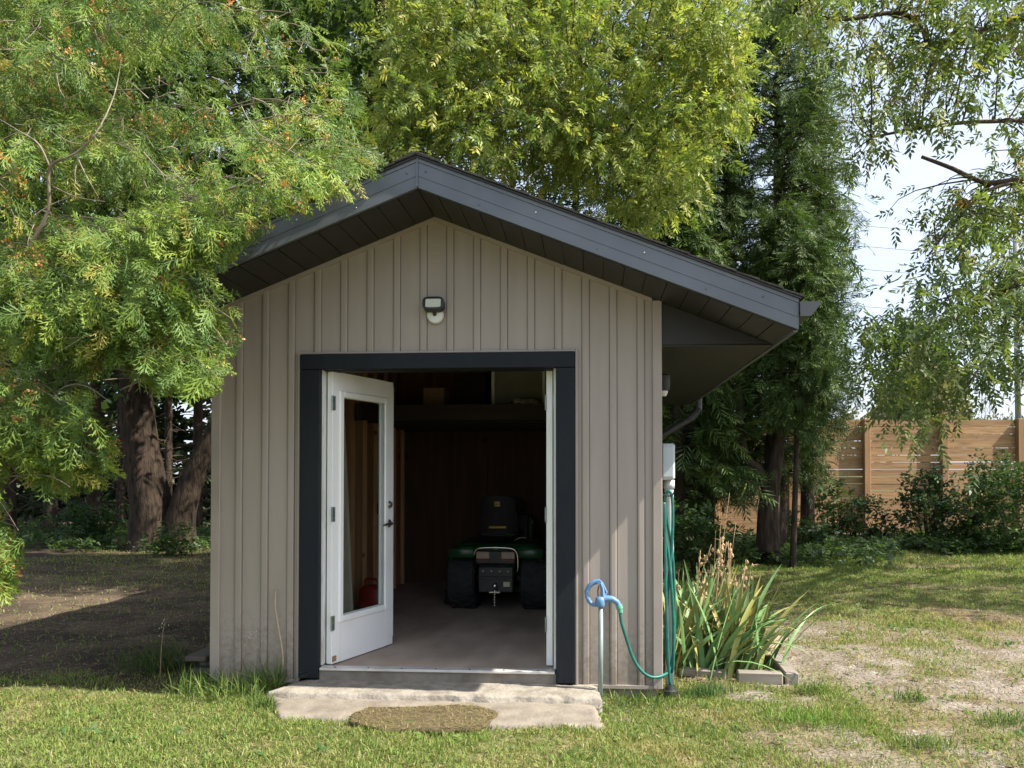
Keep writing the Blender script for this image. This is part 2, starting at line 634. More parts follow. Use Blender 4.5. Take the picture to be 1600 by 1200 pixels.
M['whiteplastic'] = plain('white_plastic', (0.75, 0.76, 0.75), (0.66, 0.67, 0.66), rough=.35, scale=9)
M['cable'] = plain('tan_cable', (0.50, 0.38, 0.26), (0.42, 0.32, 0.22), rough=.5, scale=20)
M['mat'] = plain('coir_mat', (0.150, 0.115, 0.062), (0.085, 0.070, 0.038), rough=.95, scale=22, bump=1.0, bscale=160, detail=9, spec=.1)
M['card'] = plain('brown_cardboard', (0.32, 0.21, 0.12), (0.27, 0.17, 0.10), rough=.85, scale=5)
M['greypanel'] = plain('dusty_panel', (0.26, 0.25, 0.24), (0.20, 0.19, 0.18), rough=.6, scale=4)
M['cloth'] = plain('pale_cloth', (0.55, 0.53, 0.49), (0.45, 0.43, 0.40), rough=.9, scale=9, bump=.3)
M['wire'] = plain('grey_wire', (0.07, 0.07, 0.075), (0.06, 0.06, 0.065), rough=.6)
M['polewood'] = plain('grey_pole', (0.28, 0.265, 0.25), (0.2, 0.19, 0.18), rough=.85, scale=6, stretch=(4, 4, .4))
M['lattice'] = plain('galvanised_lattice', (0.45, 0.46, 0.47), (0.40, 0.41, 0.42), rough=.6)


# ------------------------------------------------------------------ leaf scattering
def template_cedar(n=8, fine=True, seed=0, wd_=.021):
    rg = np.random.default_rng(seed)
    Q = []

    def kite(a, d, l, wd, z=0):
        d = np.array([math.cos(d), math.sin(d)])
        nrm = np.array([-d[1], d[0]])
        a = np.array(a)
        p = [a, a+d*l*.45+nrm*wd, a+d*l, a+d*l*.45-nrm*wd]
        Q.append([[q[0], q[1], z+rg.uniform(-.03, .03)-0.30*q[0]**2-.25*abs(q[1])**1.5] for q in p])
    kite((0, 0), 0, 1.0, .016)
    for i in range(n):
        t = .06+.86*i/(n-1)
        L = .16+.46*(1-t)**.55*min(1, .45+t*2.2)
        for sg in (-1, 1):
            a0 = sg*(R(50)-t*R(20)+rg.uniform(-.14, .14))
            b = (t+rg.uniform(-.03, .03), 0)
            L2 = L*rg.uniform(.75, 1.12)
            kite(b, a0, L2, wd_)
            if fine:
                for u, sd_ in ((.32, -1), (.58, 1)):
                    c = (b[0]+math.cos(a0)*L2*u, b[1]+math.sin(a0)*L2*u)
                    kite(c, a0+sd_*sg*.72, L2*rg.uniform(.36, .5), wd_*.85)
    return np.array(Q)


def template_pinnate(n=4, seed=0, width=.085, droop=.35):
    rg = np.random.default_rng(seed)
    Q = [[[0, -.006, 0], [.5, -.006, -droop*.25], [1, 0, -droop], [.5, .006, -droop*.25]]]

    def leaflet(t, ang, l):
        b = np.array([t, 0, -droop*t*t])
        d = np.array([math.cos(ang), math.sin(ang), rg.uniform(-.7, -.15)])
        nrm = np.array([-math.sin(ang), math.cos(ang), rg.uniform(-.3, .3)])
        Q.append([b, b+d*l*.4+nrm*width*l/.4, b+d*l, b+d*l*.4-nrm*width*l/.4])
    for i in range(n):
        t = .28+.62*i/(n-1)
        for sg in (-1, 1):
            leaflet(t+rg.uniform(-.03, .03), sg*(R(55)+rg.uniform(-.25, .25)), .40*rg.uniform(.8, 1.1))
    leaflet(1.0, rg.uniform(-.2, .2), .42)
    return np.array(Q, float)


def template_leaves(n=5, seed=0, width=.22):
    rg = np.random.default_rng(seed)
    Q = []
    for i in range(n):
        a = rg.uniform(-2.2, 2.2)
        l = rg.uniform(.4, .62)
        b = np.array([rg.uniform(0, .5), rg.uniform(-.12, .12), rg.uniform(-.1, .1)])
        d = np.array([math.cos(a), math.sin(a), rg.uniform(-.5, .3)])
        nr = np.array([-math.sin(a), math.cos(a), rg.uniform(-.4, .4)])
        Q.append([b, b+d*l*.45+nr*width*l, b+d*l, b+d*l*.45-nr*width*l])
    return np.array(Q)


T_CEDAR = [template_cedar(5, True, s, .027) for s in (1, 2, 3, 7)]
T_CEDAR_FAR = [template_cedar(6, False, s, .028) for s in (4, 5, 6)]
T_ASH = [template_pinnate(4, s, .076, .30) for s in (1, 2, 3, 4)]
T_ASH_THIN = [template_pinnate(4, s, .072, .5) for s in (5, 6, 7)]
T_DARK = [template_leaves(5, s, .08) for s in (11, 12, 13)]
T_BUSH = [template_leaves(5, s) for s in (1, 2, 3, 4)]


def unit(a):
    return a/np.maximum(np.linalg.norm(a, axis=-1, keepdims=True), 1e-9)


def quads_mesh(name, V, C, mat, parent=None, kind=None):
    """V (n,4,3) quads, C (n,3) colour each"""
    n = len(V)
    off = np.array(ORG[parent.name]) if parent is not None else np.zeros(3)
    me = bpy.data.meshes.new(name)
    me.vertices.add(n*4)
    me.vertices.foreach_set('co', (V-off).reshape(-1).astype(np.float32))
    me.loops.add(n*4)
    me.loops.foreach_set('vertex_index', np.arange(n*4, dtype=np.int32))
    me.polygons.add(n)
    me.polygons.foreach_set('loop_start', np.arange(0, n*4, 4, dtype=np.int32))
    a = me.attributes.new('Col', 'FLOAT_COLOR', 'POINT')
    c = np.ones((n, 4, 4), np.float32)
    c[:, :, :3] = C[:, None, :]
    a.data.foreach_set('color', c.reshape(-1))
    me.update(calc_edges=True)
    return link(name, me, mat, parent, kind)


def leaves_mesh(name, P, D, NV, S, C, temps, mat, parent=None, kind=None, vary=.12):
    D = unit(D)
    SD = unit(np.cross(NV, D))
    NV = np.cross(D, SD)
    which = RNG.integers(0, len(temps), len(P))
    Vs, Cs = [], []
    for k, T in enumerate(temps):
        m = which == k
        if not m.any():
            continue
        q = T.reshape(-1, 3)
        V = (P[m][:, None, :] + S[m][:, None, None]*(q[None, :, 0:1]*D[m][:, None, :]
             + q[None, :, 1:2]*SD[m][:, None, :] + q[None, :, 2:3]*NV[m][:, None, :]))
        nq = len(T)
        Vs.append(V.reshape(-1, 4, 3))
        cc = np.repeat(C[m], nq, 0)
        cc = cc*(1+RNG.uniform(-vary, vary, (len(cc), 1)))
        Cs.append(cc)
    return quads_mesh(name, np.concatenate(Vs), np.clip(np.concatenate(Cs), 0.004, .9), mat, parent, kind)


def palette(n, cols, wts, jit=.15):
    k = RNG.choice(len(cols), n, p=np.array(wts)/sum(wts))
    c = np.array(cols)[k]
    return c*(1+RNG.uniform(-jit, jit, (n, 1)))


def tubes_mesh(name, paths, mat, parent=None, n=5, kind=None):
    mb = MB()
    for pts, rad in paths:
        mb.tube(pts, rad, n=n, cap=False)
    return mb.build(name, mat, parent, kind=kind, smooth=True, fix=False)


def bend(a, b, sag=0.0, wob=0.05, n=5, rg=random):
    a, b = np.array(a, float), np.array(b, float)
    L = np.linalg.norm(b-a)
    out = []
    o = np.array([rg.uniform(-1, 1) for _ in range(3)])*wob*L
    for i in range(n):
        t = i/(n-1)
        p = a*(1-t)+b*t + o*math.sin(math.pi*t)
        p[2] += sag*L*math.sin(math.pi*t)
        out.append(p)
    return out


# ================================================================== GROUND
GZ = -0.185
STEP_L = on_ground(412, 1138, -.16)


def grow_coords(lo, hi, fine, far, k=1.18):
    c = list(np.arange(lo, hi+1e-6, fine))
    s = fine
    x = c[-1]
    while x < far[1]:
        s *= k
        x += s
        c.append(x)
    s = fine
    x = c[0]
    pre = []
    while x > far[0]:
        s *= k
        x -= s
        pre.append(x)
    return np.array(pre[::-1]+c)


def ground_masks(X, Y):
    n1 = vnoise(X*.9+3, Y*.9, 11)
    n2 = vnoise(X*2.7, Y*2.7+9, 23)
    n3 = vnoise(X*7, Y*7, 31)
    # worn gravel drive on the right
    g = sstep(3.35, 4.2, X+(n1-.5)*1.6)*sstep(3.5, 1.4, Y+(n1-.5)*2.2)
    g = g*sstep(.40, .60, n2*.42+n1*.22+n3*.42)
    strip = sstep(.55, .1, np.abs(X-3.9-.25*(Y-.6)))*sstep(-.6, .2, Y)*sstep(3.2, 1.6, Y)
    g = np.clip(np.maximum(g*.92, strip*sstep(.3, .5, n3)), 0, 1)
    # bare brown earth under the cedars on the left, and litter patches
    bare = sstep(.35, -.25, X+(n1-.5)*.8)*sstep(-.22, .12, Y+(n2-.5)*.22)
    bare = np.maximum(bare, sstep(11.6, 13.2, Y+(n1-.5)*2.0)*.85)
    patch = sstep(.50, .68, n1*.6+n3*.4+.03)*sstep(2.8, 3.6, X)
    dry = sstep(.45, .75, n2*.6+n1*.4)
    return g, bare, patch, dry, n1, n2, n3


gx = grow_coords(-5.0, 9.5, .07, (-900, 900))
gy = grow_coords(-2.2, 4.0, .06, (-900, 4.0))
s_ = .06
yy = [gy[-1]]
while yy[-1] < 1500:
    s_ = min(s_*1.03, .14) if yy[-1] < 15 else s_*1.2
    yy.append(yy[-1]+s_)
gy = np.concatenate([gy, np.array(yy[1:])])
GX, GY = np.meshgrid(gx, gy)


def ground_z(X, Y):
    n = vnoise(X*.8, Y*.8, 3)-.5
    f = vnoise(X*5, Y*5, 5)-.5
    f2 = vnoise(X*16, Y*16, 8, 2)-.5
    near = sstep(30, 12, np.abs(X)+np.abs(Y))
    z = GZ + near*(n*.07+f*.025+f2*.014)
    return z


GZv = ground_z(GX, GY)
inside = (GX > 0.06) & (GX < 2.99) & (GY > .06) & (GY < 4.4)
GZv = np.where(inside, -.45, GZv)
g, bare, patch, dry, n1, n2, n3 = ground_masks(GX, GY)
nf = vnoise(GX*14, GY*14, 77, 3)
soil = np.array([.125, .092, .062])
soil2 = np.array([.050, .038, .027])
straw = np.array([.27, .215, .12])
gravel = np.array([.29, .26, .225])
gravel2 = np.array([.14, .115, .09])
turf = np.array([.12, .125, .045])
mixf = lambda a, b, t: a*(1-t[..., None])+b*t[..., None]
C = mixf(turf, straw, dry*.75)
drive = sstep(3.2, 4.2, GX+(n1-.5)*1.6)*sstep(4.2, 2.0, GY)
C = mixf(C, mixf(soil*1.15, straw*.6, n3), np.clip(drive*.8, 0, 1))
C = mixf(C, soil, np.clip(patch, 0, 1)*.8)
C = mixf(C, mixf(gravel2, gravel, nf), g)
lit_ = vnoise(GX*2.3, GY*3.1, 88, 4)
C = mixf(C, mixf(soil2, soil, np.clip(nf*.5+sstep(.4, .7, lit_)*.7-.1, 0, 1)), bare)
C = C*(.8+.4*nf[..., None])
farmask = sstep(25, 60, np.abs(GX)+np.abs(GY))
C = mixf(C, np.array([.07, .085, .03]), farmask)
ny, nx = GX.shape
me = bpy.data.meshes.new('ground')
me.vertices.add(nx*ny)
me.vertices.foreach_set('co', np.stack([GX, GY, GZv], -1).reshape(-1).astype(np.float32))
idx = np.arange(nx*ny).reshape(ny, nx)
F = np.stack([idx[:-1, :-1], idx[:-1, 1:], idx[1:, 1:], idx[1:, :-1]], -1).reshape(-1, 4)
me.loops.add(len(F)*4)
me.loops.foreach_set('vertex_index', F.reshape(-1).astype(np.int32))
me.polygons.add(len(F))
me.polygons.foreach_set('loop_start', np.arange(0, len(F)*4, 4, dtype=np.int32))
ca = me.attributes.new('Col', 'FLOAT_COLOR', 'POINT')
cc = np.ones((ny, nx, 4), np.float32)
cc[..., :3] = C
ca.data.foreach_set('color', cc.reshape(-1))
me.update(calc_edges=True)
gm, t_, p_ = new_mat('yard_soil')
a_ = t_.nodes.new('ShaderNodeAttribute')
a_.attribute_name = 'Col'
tcn = t_.nodes.new('ShaderNodeTexCoord')
nn = t_.nodes.new('ShaderNodeTexNoise')
nn.inputs['Scale'].default_value = 45
nn.inputs['Detail'].default_value = 8
t_.links.new(tcn.outputs['Object'], nn.inputs['Vector'])
mr = t_.nodes.new('ShaderNodeMapRange')
mr.inputs['From Min'].default_value = .3
mr.inputs['From Max'].default_value = .7
mr.inputs['To Min'].default_value = .55
mr.inputs['To Max'].default_value = 1.4
t_.links.new(nn.outputs['Fac'], mr.inputs['Value'])
vm = t_.nodes.new('ShaderNodeVectorMath')
vm.operation = 'SCALE'
t_.links.new(a_.outputs['Color'], vm.inputs[0])
t_.links.new(mr.outputs['Result'], vm.inputs['Scale'])
t_.links.new(vm.outputs['Vector'], p_.inputs['Base Color'])
bb = t_.nodes.new('ShaderNodeBump')
bb.inputs['Strength'].default_value = .8
bb.inputs['Distance'].default_value = .02
t_.links.new(nn.outputs['Fac'], bb.inputs['Height'])
t_.links.new(bb.outputs['Normal'], p_.inputs['Normal'])
p_.inputs['Roughness'].default_value = .95
p_.inputs['Specular IOR Level'].default_value = .15
go = link('ground', me, gm, None, 'structure', True)

# ================================================================== SHED
W, L = 3.05, 4.45
XP = 1.538                       # ridge
SL = 0.3946                      # roof slope
ZS = 3.03                        # underside of the rake at the ridge
OV = 0.568                       # front overhang
XR, XL = 3.814, -0.738           # eaves
YB = L+.18                       # rear end of the roof
ZB = -0.134                      # bottom of the siding
FX0, FX1, FZT = 0.615, 2.486, 2.092
FLOOR = -0.04
soff = lambda x: ZS-SL*abs(x-XP)

shed = thing('shed', 'taupe board and batten shed with dark gable roof and open white glass door', 'shed', (W/2, 0, ZB))

# siding panels of the front, each with its raised batten
PITCHX = 0.183
BW = 0.044


def siding_piece(mb, xa, xb, zlo, y0=0.0, top=soff):
    """profile of one panel between xa and xb: flat, groove, batten, groove"""
    prof = []
    k0 = math.floor((xa-1.46)/PITCHX)-1
    xs = []
    for k in range(k0, k0+5):
        c = 1.46+k*PITCHX
        h = BW/2
        xs += [(c-h-.006, 0), (c-h-.0055, .006), (c-h-.001, .006), (c-h, -.011), (c-.012, -.0135), (c+.012, -.0135),
               (c+h, -.011), (c+h+.001, .006), (c+h+.0055, .006), (c+h+.006, 0)]
    xs.sort()
    X = np.array([q[0] for q in xs])
    Yv = np.array([q[1] for q in xs])
    pts = [xa]+[x for x in X if xa+1e-4 < x < xb-1e-4]+[xb]
    if xa < XP < xb:
        pts = sorted(pts+[XP])
    vs, fs = [], []
    for x in pts:
        y = y0+float(np.interp(x, X, Yv))
        vs += [(x, y, zlo), (x, y, top(x)-.004)]
    for i in range(len(pts)-1):
        fs.append((2*i, 2*i+2, 2*i+3, 2*i+1))
    mb.add(vs, fs)


k = math.floor((0-1.46)/PITCHX)
edges = []
while True:
    c = 1.46+k*PITCHX - PITCHX/2
    if c > W:
        break
    a, b = max(c, .03), min(c+PITCHX, W-.03)
    if b-a > .01:
        mb = MB()
        for (s0, s1, zl) in ((0, FX0, ZB), (FX0, FX1, FZT+.003), (FX1, W, ZB)):
            aa, b2 = max(a, s0), min(b, s1)
            if b2-aa > .004:
                siding_piece(mb, aa, b2, zl)
        mb.build('siding_panel', M['siding'], shed)
    k += 1

# corner posts, rake trim and the thin trim round the door frame
for x0, x1 in ((-.012, .052), (W-.05, W+.012)):
    mb = MB()
    mb.box(x0, x1, -.024, .07, ZB-.004, soff((x0+x1)/2)-.012, bev=.004)
    mb.build('corner_trim', M['trim'], shed)
for x0, x1 in ((.055, XP-.001), (XP+.001, W-.053)):
    mb = MB()
    z0, z1 = soff(x0)-.006, soff(x1)-.006
    mb.prism([(x0, z0), (x1, z1), (x1, z1-.034), (x0, z0-.034)], -.021, .012)
    mb.build('rake_trim', M['trim'], shed)
for (x0, x1, z0, z1) in ((FX0-.020, FX0-.002, ZB, FZT+.018), (FX1+.002, FX1+.020, ZB, FZT+.018), (FX0-.002, FX1+.002, FZT+.002, FZT+.018)):
    mb = MB()
    mb.box(x0, x1, -.026, .0, z0, z1, bev=.003)
    mb.build('door_trim', M['trim'], shed)
for x0, x1 in ((.055, FX0-.022), (FX1+.022, W-.053)):
    mb = MB()
    mb.box(x0, x1, -.019, .02, ZB-.006, ZB+.016)
    mb.build('base_trim', M['trim'], shed)

# other outside walls, with battens
for side, x, sgn in (('l', 0.0, -1), ('r', W, 1)):
    mb = MB()
    mb.box(min(x, x-sgn*.025), max(x, x-sgn*.025), .072, L, ZB, soff(x)-.01)
    y = .2
    while y < L-.1:
        mb.box(min(x, x+sgn*.011), max(x, x+sgn*.011), y, y+BW, ZB, soff(x)-.32 if sgn else 0)
        y += PITCHX
    mb.build('side_wall', M['siding'], shed)
mb = MB()
mb.prism([(0, ZB), (W, ZB), (W, soff(W)-.01), (XP, ZS-.01), (0, soff(0)-.01)], L, L+.025)
mb.build('rear_wall', M['siding'], shed)
# footing under the walls
for q in ((.03, FX0+.02, .012, .14), (FX1-.02, W-.03, .012, .14), (.03, .15, .142, L-.02), (W-.15, W-.03, .142, L-.02)):
    mb = MB()
    mb.box(*q, -.36, ZB-.008)
    mb.build('footing', M['concrete'], shed)

# black door casing
mb = MB(); mb.box(FX0, .752, -.040, .02, -.105, FZT-.106, bev=.004); mb.build('casing_board', M['black_paint'], shed)
mb = MB(); mb.box(2.360, FX1, -.040, .02, -.108, FZT-.106, bev=.004); mb.build('casing_board', M['black_paint'], shed)
mb = MB(); mb.box(FX0, FX1, -.042, .02, FZT-.104, FZT, bev=.004); mb.build('casing_board', M['black_paint'], shed)
# jambs
mb = MB(); mb.box(.735, .762, .022, .13, FLOOR+.012, FZT-.09); mb.build('door_jamb', M['jamb'], shed)
mb = MB(); mb.box(2.342, 2.372, .022, .13, FLOOR+.012, FZT-.09); mb.build('door_jamb', M['jamb'], shed)
mb = MB(); mb.box(.764, 2.340, .022, .13, FZT-.108, FZT-.085); mb.build('head_jamb', M['black_paint'], shed)
sill = MB()
sill.box(.757, 2.352, -.03, .05, FLOOR-.012, FLOOR+.006, bev=.003)
sill = sill.build('threshold', M['alum'], shed)
for i in range(7):
    mb = MB(); mb.lathe([(.006, 0), (.006, .003), (.003, .005)], (.86+i*.23, -.012, FLOOR+.006), n=8)
    mb.build('screw', M['frame_grey'], sill)
mb = MB(); mb.box(.752, 2.36, -.012, .2, -.32, FLOOR-.014); mb.build('sill_face', M['concrete'], shed)

# floor and inside walls
mb = MB(); mb.box(.12, W-.12, .052, L-.06, FLOOR-.05, FLOOR, ); mb.build('floor', M['floor'], shed)
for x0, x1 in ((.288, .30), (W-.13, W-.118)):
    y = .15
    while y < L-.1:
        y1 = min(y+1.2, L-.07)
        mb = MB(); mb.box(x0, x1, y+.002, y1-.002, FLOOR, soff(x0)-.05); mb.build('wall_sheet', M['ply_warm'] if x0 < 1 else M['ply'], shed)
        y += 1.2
for xs0, xs1 in ((.302, .345), (W-.170, W-.132)):
    y = .55
    while y < L-.2:
        mb = MB(); mb.box(xs0, xs1, y, y+.04, FLOOR, soff(xs0)-.07); mb.build('stud', M['stud'], shed)
        y += .41
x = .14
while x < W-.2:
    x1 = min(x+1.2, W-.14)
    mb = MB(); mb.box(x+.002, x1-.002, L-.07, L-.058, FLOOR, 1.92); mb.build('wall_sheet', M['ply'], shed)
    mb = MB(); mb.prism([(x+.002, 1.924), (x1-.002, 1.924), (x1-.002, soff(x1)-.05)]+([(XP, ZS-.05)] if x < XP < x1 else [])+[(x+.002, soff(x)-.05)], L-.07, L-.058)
    mb.build('wall_sheet', M['ply_warm'], shed)  # above the loft the sheets take the lit plywood tone
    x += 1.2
# inside face of the front gable, roof deck seen from inside
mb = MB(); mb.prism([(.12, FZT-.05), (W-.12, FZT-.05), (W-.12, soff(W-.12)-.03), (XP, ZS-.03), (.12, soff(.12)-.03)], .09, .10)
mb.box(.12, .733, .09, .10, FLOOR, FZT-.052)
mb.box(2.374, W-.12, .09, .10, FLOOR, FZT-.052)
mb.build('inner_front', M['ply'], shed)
for i in range(10):
    y = .3+i*.43
    for (a, b) in ((.14, XP-.012), (XP+.012, W-.14)):
        mb = MB(); mb.prism([(a, soff(a)-.015), (b, soff(b)-.015), (b, soff(b)-.10), (a, soff(a)-.10)], y, y+.04)
        mb.build('rafter', M['stud'], shed)
# loft: deck, front beam
LZ = 1.93
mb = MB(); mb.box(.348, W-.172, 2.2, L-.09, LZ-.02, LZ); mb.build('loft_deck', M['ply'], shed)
mb = MB(); mb.box(.348, W-.172, 2.15, 2.195, LZ-.14, LZ+.004); mb.build('loft_beam', M['joist'], shed)
for i in range(5):
    y = 2.6+i*.4
    mb = MB(); mb.box(.348, W-.172, y, y+.04, LZ-.14, LZ-.022); mb.build('loft_joist', M['joist'], shed)

# roof: decks, rake fascia, soffits, eave boxes, shingle courses, gutter
FH = .185
for sgn, xe in ((-1, XL), (1, XR)):
    xi = XP
    # roof deck body
    mb = MB()
    mb.prism([(xi, ZS+.004), (xe, soff(xe)+.004), (xe, soff(xe)+FH-.012), (xi, ZS+FH-.012)], -OV+.03, YB)
    mb.build('roof_deck', M['soffit'], shed)
    # rake fascia: aluminium wrap with two creases
    mb = MB()
    for (h0, h1, y0) in ((-.004, .066, -OV-.000), (.067, .151, -OV-.003), (.152, FH-.006, -OV-.009)):
        e = xe
        mb.prism([(xi+sgn*.0015, ZS+h0), (e, soff(e)+h0), (e, soff(e)+h1), (xi+sgn*.0015, ZS+h1)], y0, -OV+.028)
    fo = mb.build('rake_fascia', M['fascia'], shed)
    for i in range(7):
        x = xi+sgn*(.08+i*.33+random.uniform(-.04, .04))
        if abs(x-xi) < abs(xe-xi):
            mb = MB()
            mb.lathe([(.0055, 0), (.0055, -.002), (.003, -.004)], (x, -OV-.0005 if i % 2 else -OV-.0065, soff(x)+(.03 if i % 2 else .11)), axis='y', n=8)
            mb.build('fascia_screw', M['whiteplastic'] if i in (2, 4) else M['fascia'], fo)
    # rake soffit panels with a groove in each
    n = 9
    for i in range(n):
        a = xi+sgn*(.003+i*(abs(xe-xi)-.01)/n)
        b = xi+sgn*(.003+(i+1)*(abs(xe-xi)-.01)/n-.0045)
        c = (a+b)/2
        mb = MB()
        for (p, q) in ((a, c-sgn*.004), (c+sgn*.004, b)):
            mb.prism([(p, soff(p)-.001), (q, soff(q)-.001), (q, soff(q)-.011), (p, soff(p)-.011)], -OV+.03, -.003)
        mb.box(min(c-sgn*.006, c+sgn*.006), max(c-sgn*.006, c+sgn*.006), -OV+.031, -.004, soff(c)-.005, soff(c)-.002)
        mb.build('soffit_panel', M['soffit'], shed)
    # closed end of the eave box, at the wall line
    xw = W+.013 if sgn > 0 else -.013
    ze = soff(xe)
    xq = xe-sgn*.03
    mb = MB()
    mb.prism([(xw, ze+.004), (xq, ze+.004), (xq, soff(xq)-.013), (xw, soff(xw)-.013)], -.002, .012)
    mb.build('eave_end_panel', M['soffit'], shed)
    # level eave soffit, narrow boards running out from the wall
    y = .012
    while y < YB-.05:
        mb = MB()
        mb.box(min(xw, xq), max(xw, xq), y, min(y+.094, YB), ze-.006, ze+.003)
        mb.build('eave_soffit_board', M['soffit'], shed)
        y += .1
    # eave fascia
    mb = MB()
    mb.box(min(xe, xe-sgn*.024), max(xe, xe-sgn*.024), -OV+.03, YB, ze-.014, ze+FH-.02)
    mb.build('eave_fascia', M['fascia'], shed)
    # drip edge and shingle courses
    mb = MB()
    d = xe+sgn*.012
    mb.prism([(xi, ZS+FH-.010), (d, soff(d)+FH-.010), (d, soff(d)+FH+.001), (xi, ZS+FH+.001)], -OV-.022, YB+.01)
    mb.build('drip_edge', M['darkplastic'], shed)
    nC = 17
    ln = abs(xe-xi)+.03
    for i in range(nC):
        a = ln*i/nC
        b = min(ln*(i+1)/nC+.012, ln+.004)
        xa, xb = xi+sgn*a, xi+sgn*b
        mb = MB()
        j = random.uniform(-.006, .006)
        za, zb2 = ZS-SL*a+FH+.003, ZS-SL*b+FH+.003
        mb.prism([(xa, za), (xb, zb2+.004), (xb, zb2+.018), (xa, za+.006)], -OV-.032+j, YB+.015)
        mb.build('shingle_course', M['shingle'], shed)
mb = MB()
mb.prism([(XP-.13, ZS+FH+.012-.13*SL), (XP, ZS+FH+.012), (XP+.13, ZS+FH+.012-.13*SL), (XP+.13, ZS+FH+.022-.13*SL), (XP, ZS+FH+.026), (XP-.13, ZS+FH+.022-.13*SL)], -OV-.034, YB+.016)
mb.build('ridge_cap', M['shingle'], shed)
# ridge cover piece on the fascia joint
mb = MB(); mb.box(XP-.004, XP+.004, -OV-.0145, -OV+.02, ZS, ZS+FH-.012); mb.build('fascia_seam', M['fascia'], shed)

# gutter on the right eave with downspout
gz = soff(XR)+FH-.03
prof = [(XR+.002, gz), (XR+.004, gz-.085), (XR+.065, gz-.085), (XR+.098, gz-.045), (XR+.125, gz-.012), (XR+.125, gz),
        (XR+.117, gz), (XR+.117, gz-.010), (XR+.092, gz-.040), (XR+.062, gz-.078), (XR+.010, gz-.078), (XR+.010, gz)]
mb = MB()
mb.prism(prof, -OV-.02, YB)
mb.prism([prof[i] for i in (0, 1, 2, 3, 4, 5)], -OV-.024, -OV-.0205)
gut = mb.build('gutter', M['gutter'], shed)
mb = MB()
pts, rad = [], []
pA = np.array([XR+.05, YB-.3, gz-.08])
path = [pA, pA+[0, 0, -.14], pA+[-.03, 0, -.20], pA+[-.10, 0, -.27], pA+[-.62, 0, -.58], pA+[-.68, 0, -.64], pA+[-.70, 0, -.74], pA+[-.70, 0, -2.2]]
for i in range(len(path)-1):
    for kk in range(8):
        t = kk/8
        pts.append(path[i]*(1-t)+path[i+1]*t)
        rad.append(.042*(1.0+(.16*(kk % 2) if i in (1, 2, 4, 5) else 0)))
pts.append(path[-1]); rad.append(.042)
mb.tube(pts, rad, n=10)
mb.build('downspout', M['gutter'], shed, autosmooth=40)


# doors: each with rails round a long pane, hinges, lever and deadbolt
def make_door(sx, ang, hx, hy):
    """sx=+1 hinged on the left"""
    Mx = Matrix.Translation((hx, hy, FLOOR+.008)) @ Matrix.Rotation(ang, 4, 'Z') @ Matrix.Diagonal((sx, 1, 1, 1))
    Wd, Hd, Td = .76, 2.02, .044
    y0, y1 = -Td, 0.0
    st, gt, gb = .100, 1.87, .295
    mb = MB()
    mb.box(0, st, y0, y1, 0, Hd, Mx, .003)
    mb.box(Wd-st, Wd, y0, y1, 0, Hd, Mx, .003)
    mb.box(st, Wd-st, y0, y1, gt, Hd, Mx)
    mb.box(st, Wd-st, y0, y1, 0, gb, Mx)
    d = mb.build('door', M['white'], shed)
    mb = MB()
    for yy0, yy1 in ((y0-.011, y0+.008), (y1-.008, y1+.011)):
        mb.box(st-.022, st+.022, yy0, yy1, gb-.022, gt+.022, Mx, .006)
        mb.box(Wd-st-.022, Wd-st+.022, yy0, yy1, gb-.022, gt+.022, Mx, .006)
        mb.box(st+.022, Wd-st-.022, yy0, yy1, gt-.022, gt+.022, Mx, .006)
        mb.box(st+.022, Wd-st-.022, yy0, yy1, gb-.022, gb+.022, Mx, .006)
    mb.build('glazing_frame', M['white'], d)
    mb = MB(); mb.box(st, Wd-st, -.026, -.018, gb, gt, Mx); mb.build('pane', M['glass'], d)
    for z in (.28, 1.03, 1.80):
        mb = MB()
        mb.box(-.004, .032, y0-.003, y0-.0002, z-.05, z+.05, Mx)
        mb.tube([Mx @ Vector((-.006, y0-.004, z-.052)), Mx @ Vector((-.006, y0-.004, z+.052))], .006, n=8)
        mb.build('hinge', M['galv'], d)
    if sx > 0:
        mb = MB()
        mb.lathe([(.031, 0), (.031, -.008), (.024, -.014), (.013, -.016), (.013, -.030)], (Wd-.066, y0, .93), axis='y', n=20, M=Mx)
        pts = [Mx @ Vector(q) for q in ((Wd-.066, y0-.034, .93), (Wd-.10, y0-.038, .931), (Wd-.15, y0-.036, .927), (Wd-.185, y0-.034, .922))]
        mb.tube(pts, [.012, .011, .0095, .007], n=8)
        mb.build('handle', M['steel'], d, autosmooth=40)
        mb = MB()
        mb.lathe([(.030, 0), (.030, -.010), (.025, -.020), (.016, -.022), (.015, -.030)], (Wd-.066, y0, 1.075), axis='y', n=20, M=Mx)
        mb.build('deadbolt', M['steel'], d, autosmooth=40)
        # flat astragal strip fixed along the closing edge
        mb = MB(); mb.box(Wd+.001, Wd+.045, -.020, .004, .05, Hd-.03, Mx, .003); mb.build('edge_strip', M['jamb'], d)
        mb = MB(); mb.box(.005, .05, y0-.006, y0-.0005, .015, .055, Mx, .003); mb.build('corner_seal', M['card'], d)
    return d


make_door(1, 1.2346, .770, .075)
make_door(-1, -R(96), 2.330, .135)
for z in (.28, 1.03, 1.80):
    mb = MB(); mb.box(2.3395, 2.3419, .03, .075, FLOOR+z-.05, FLOOR+z+.05); mb.build('hinge_leaf', M['galv'], shed)

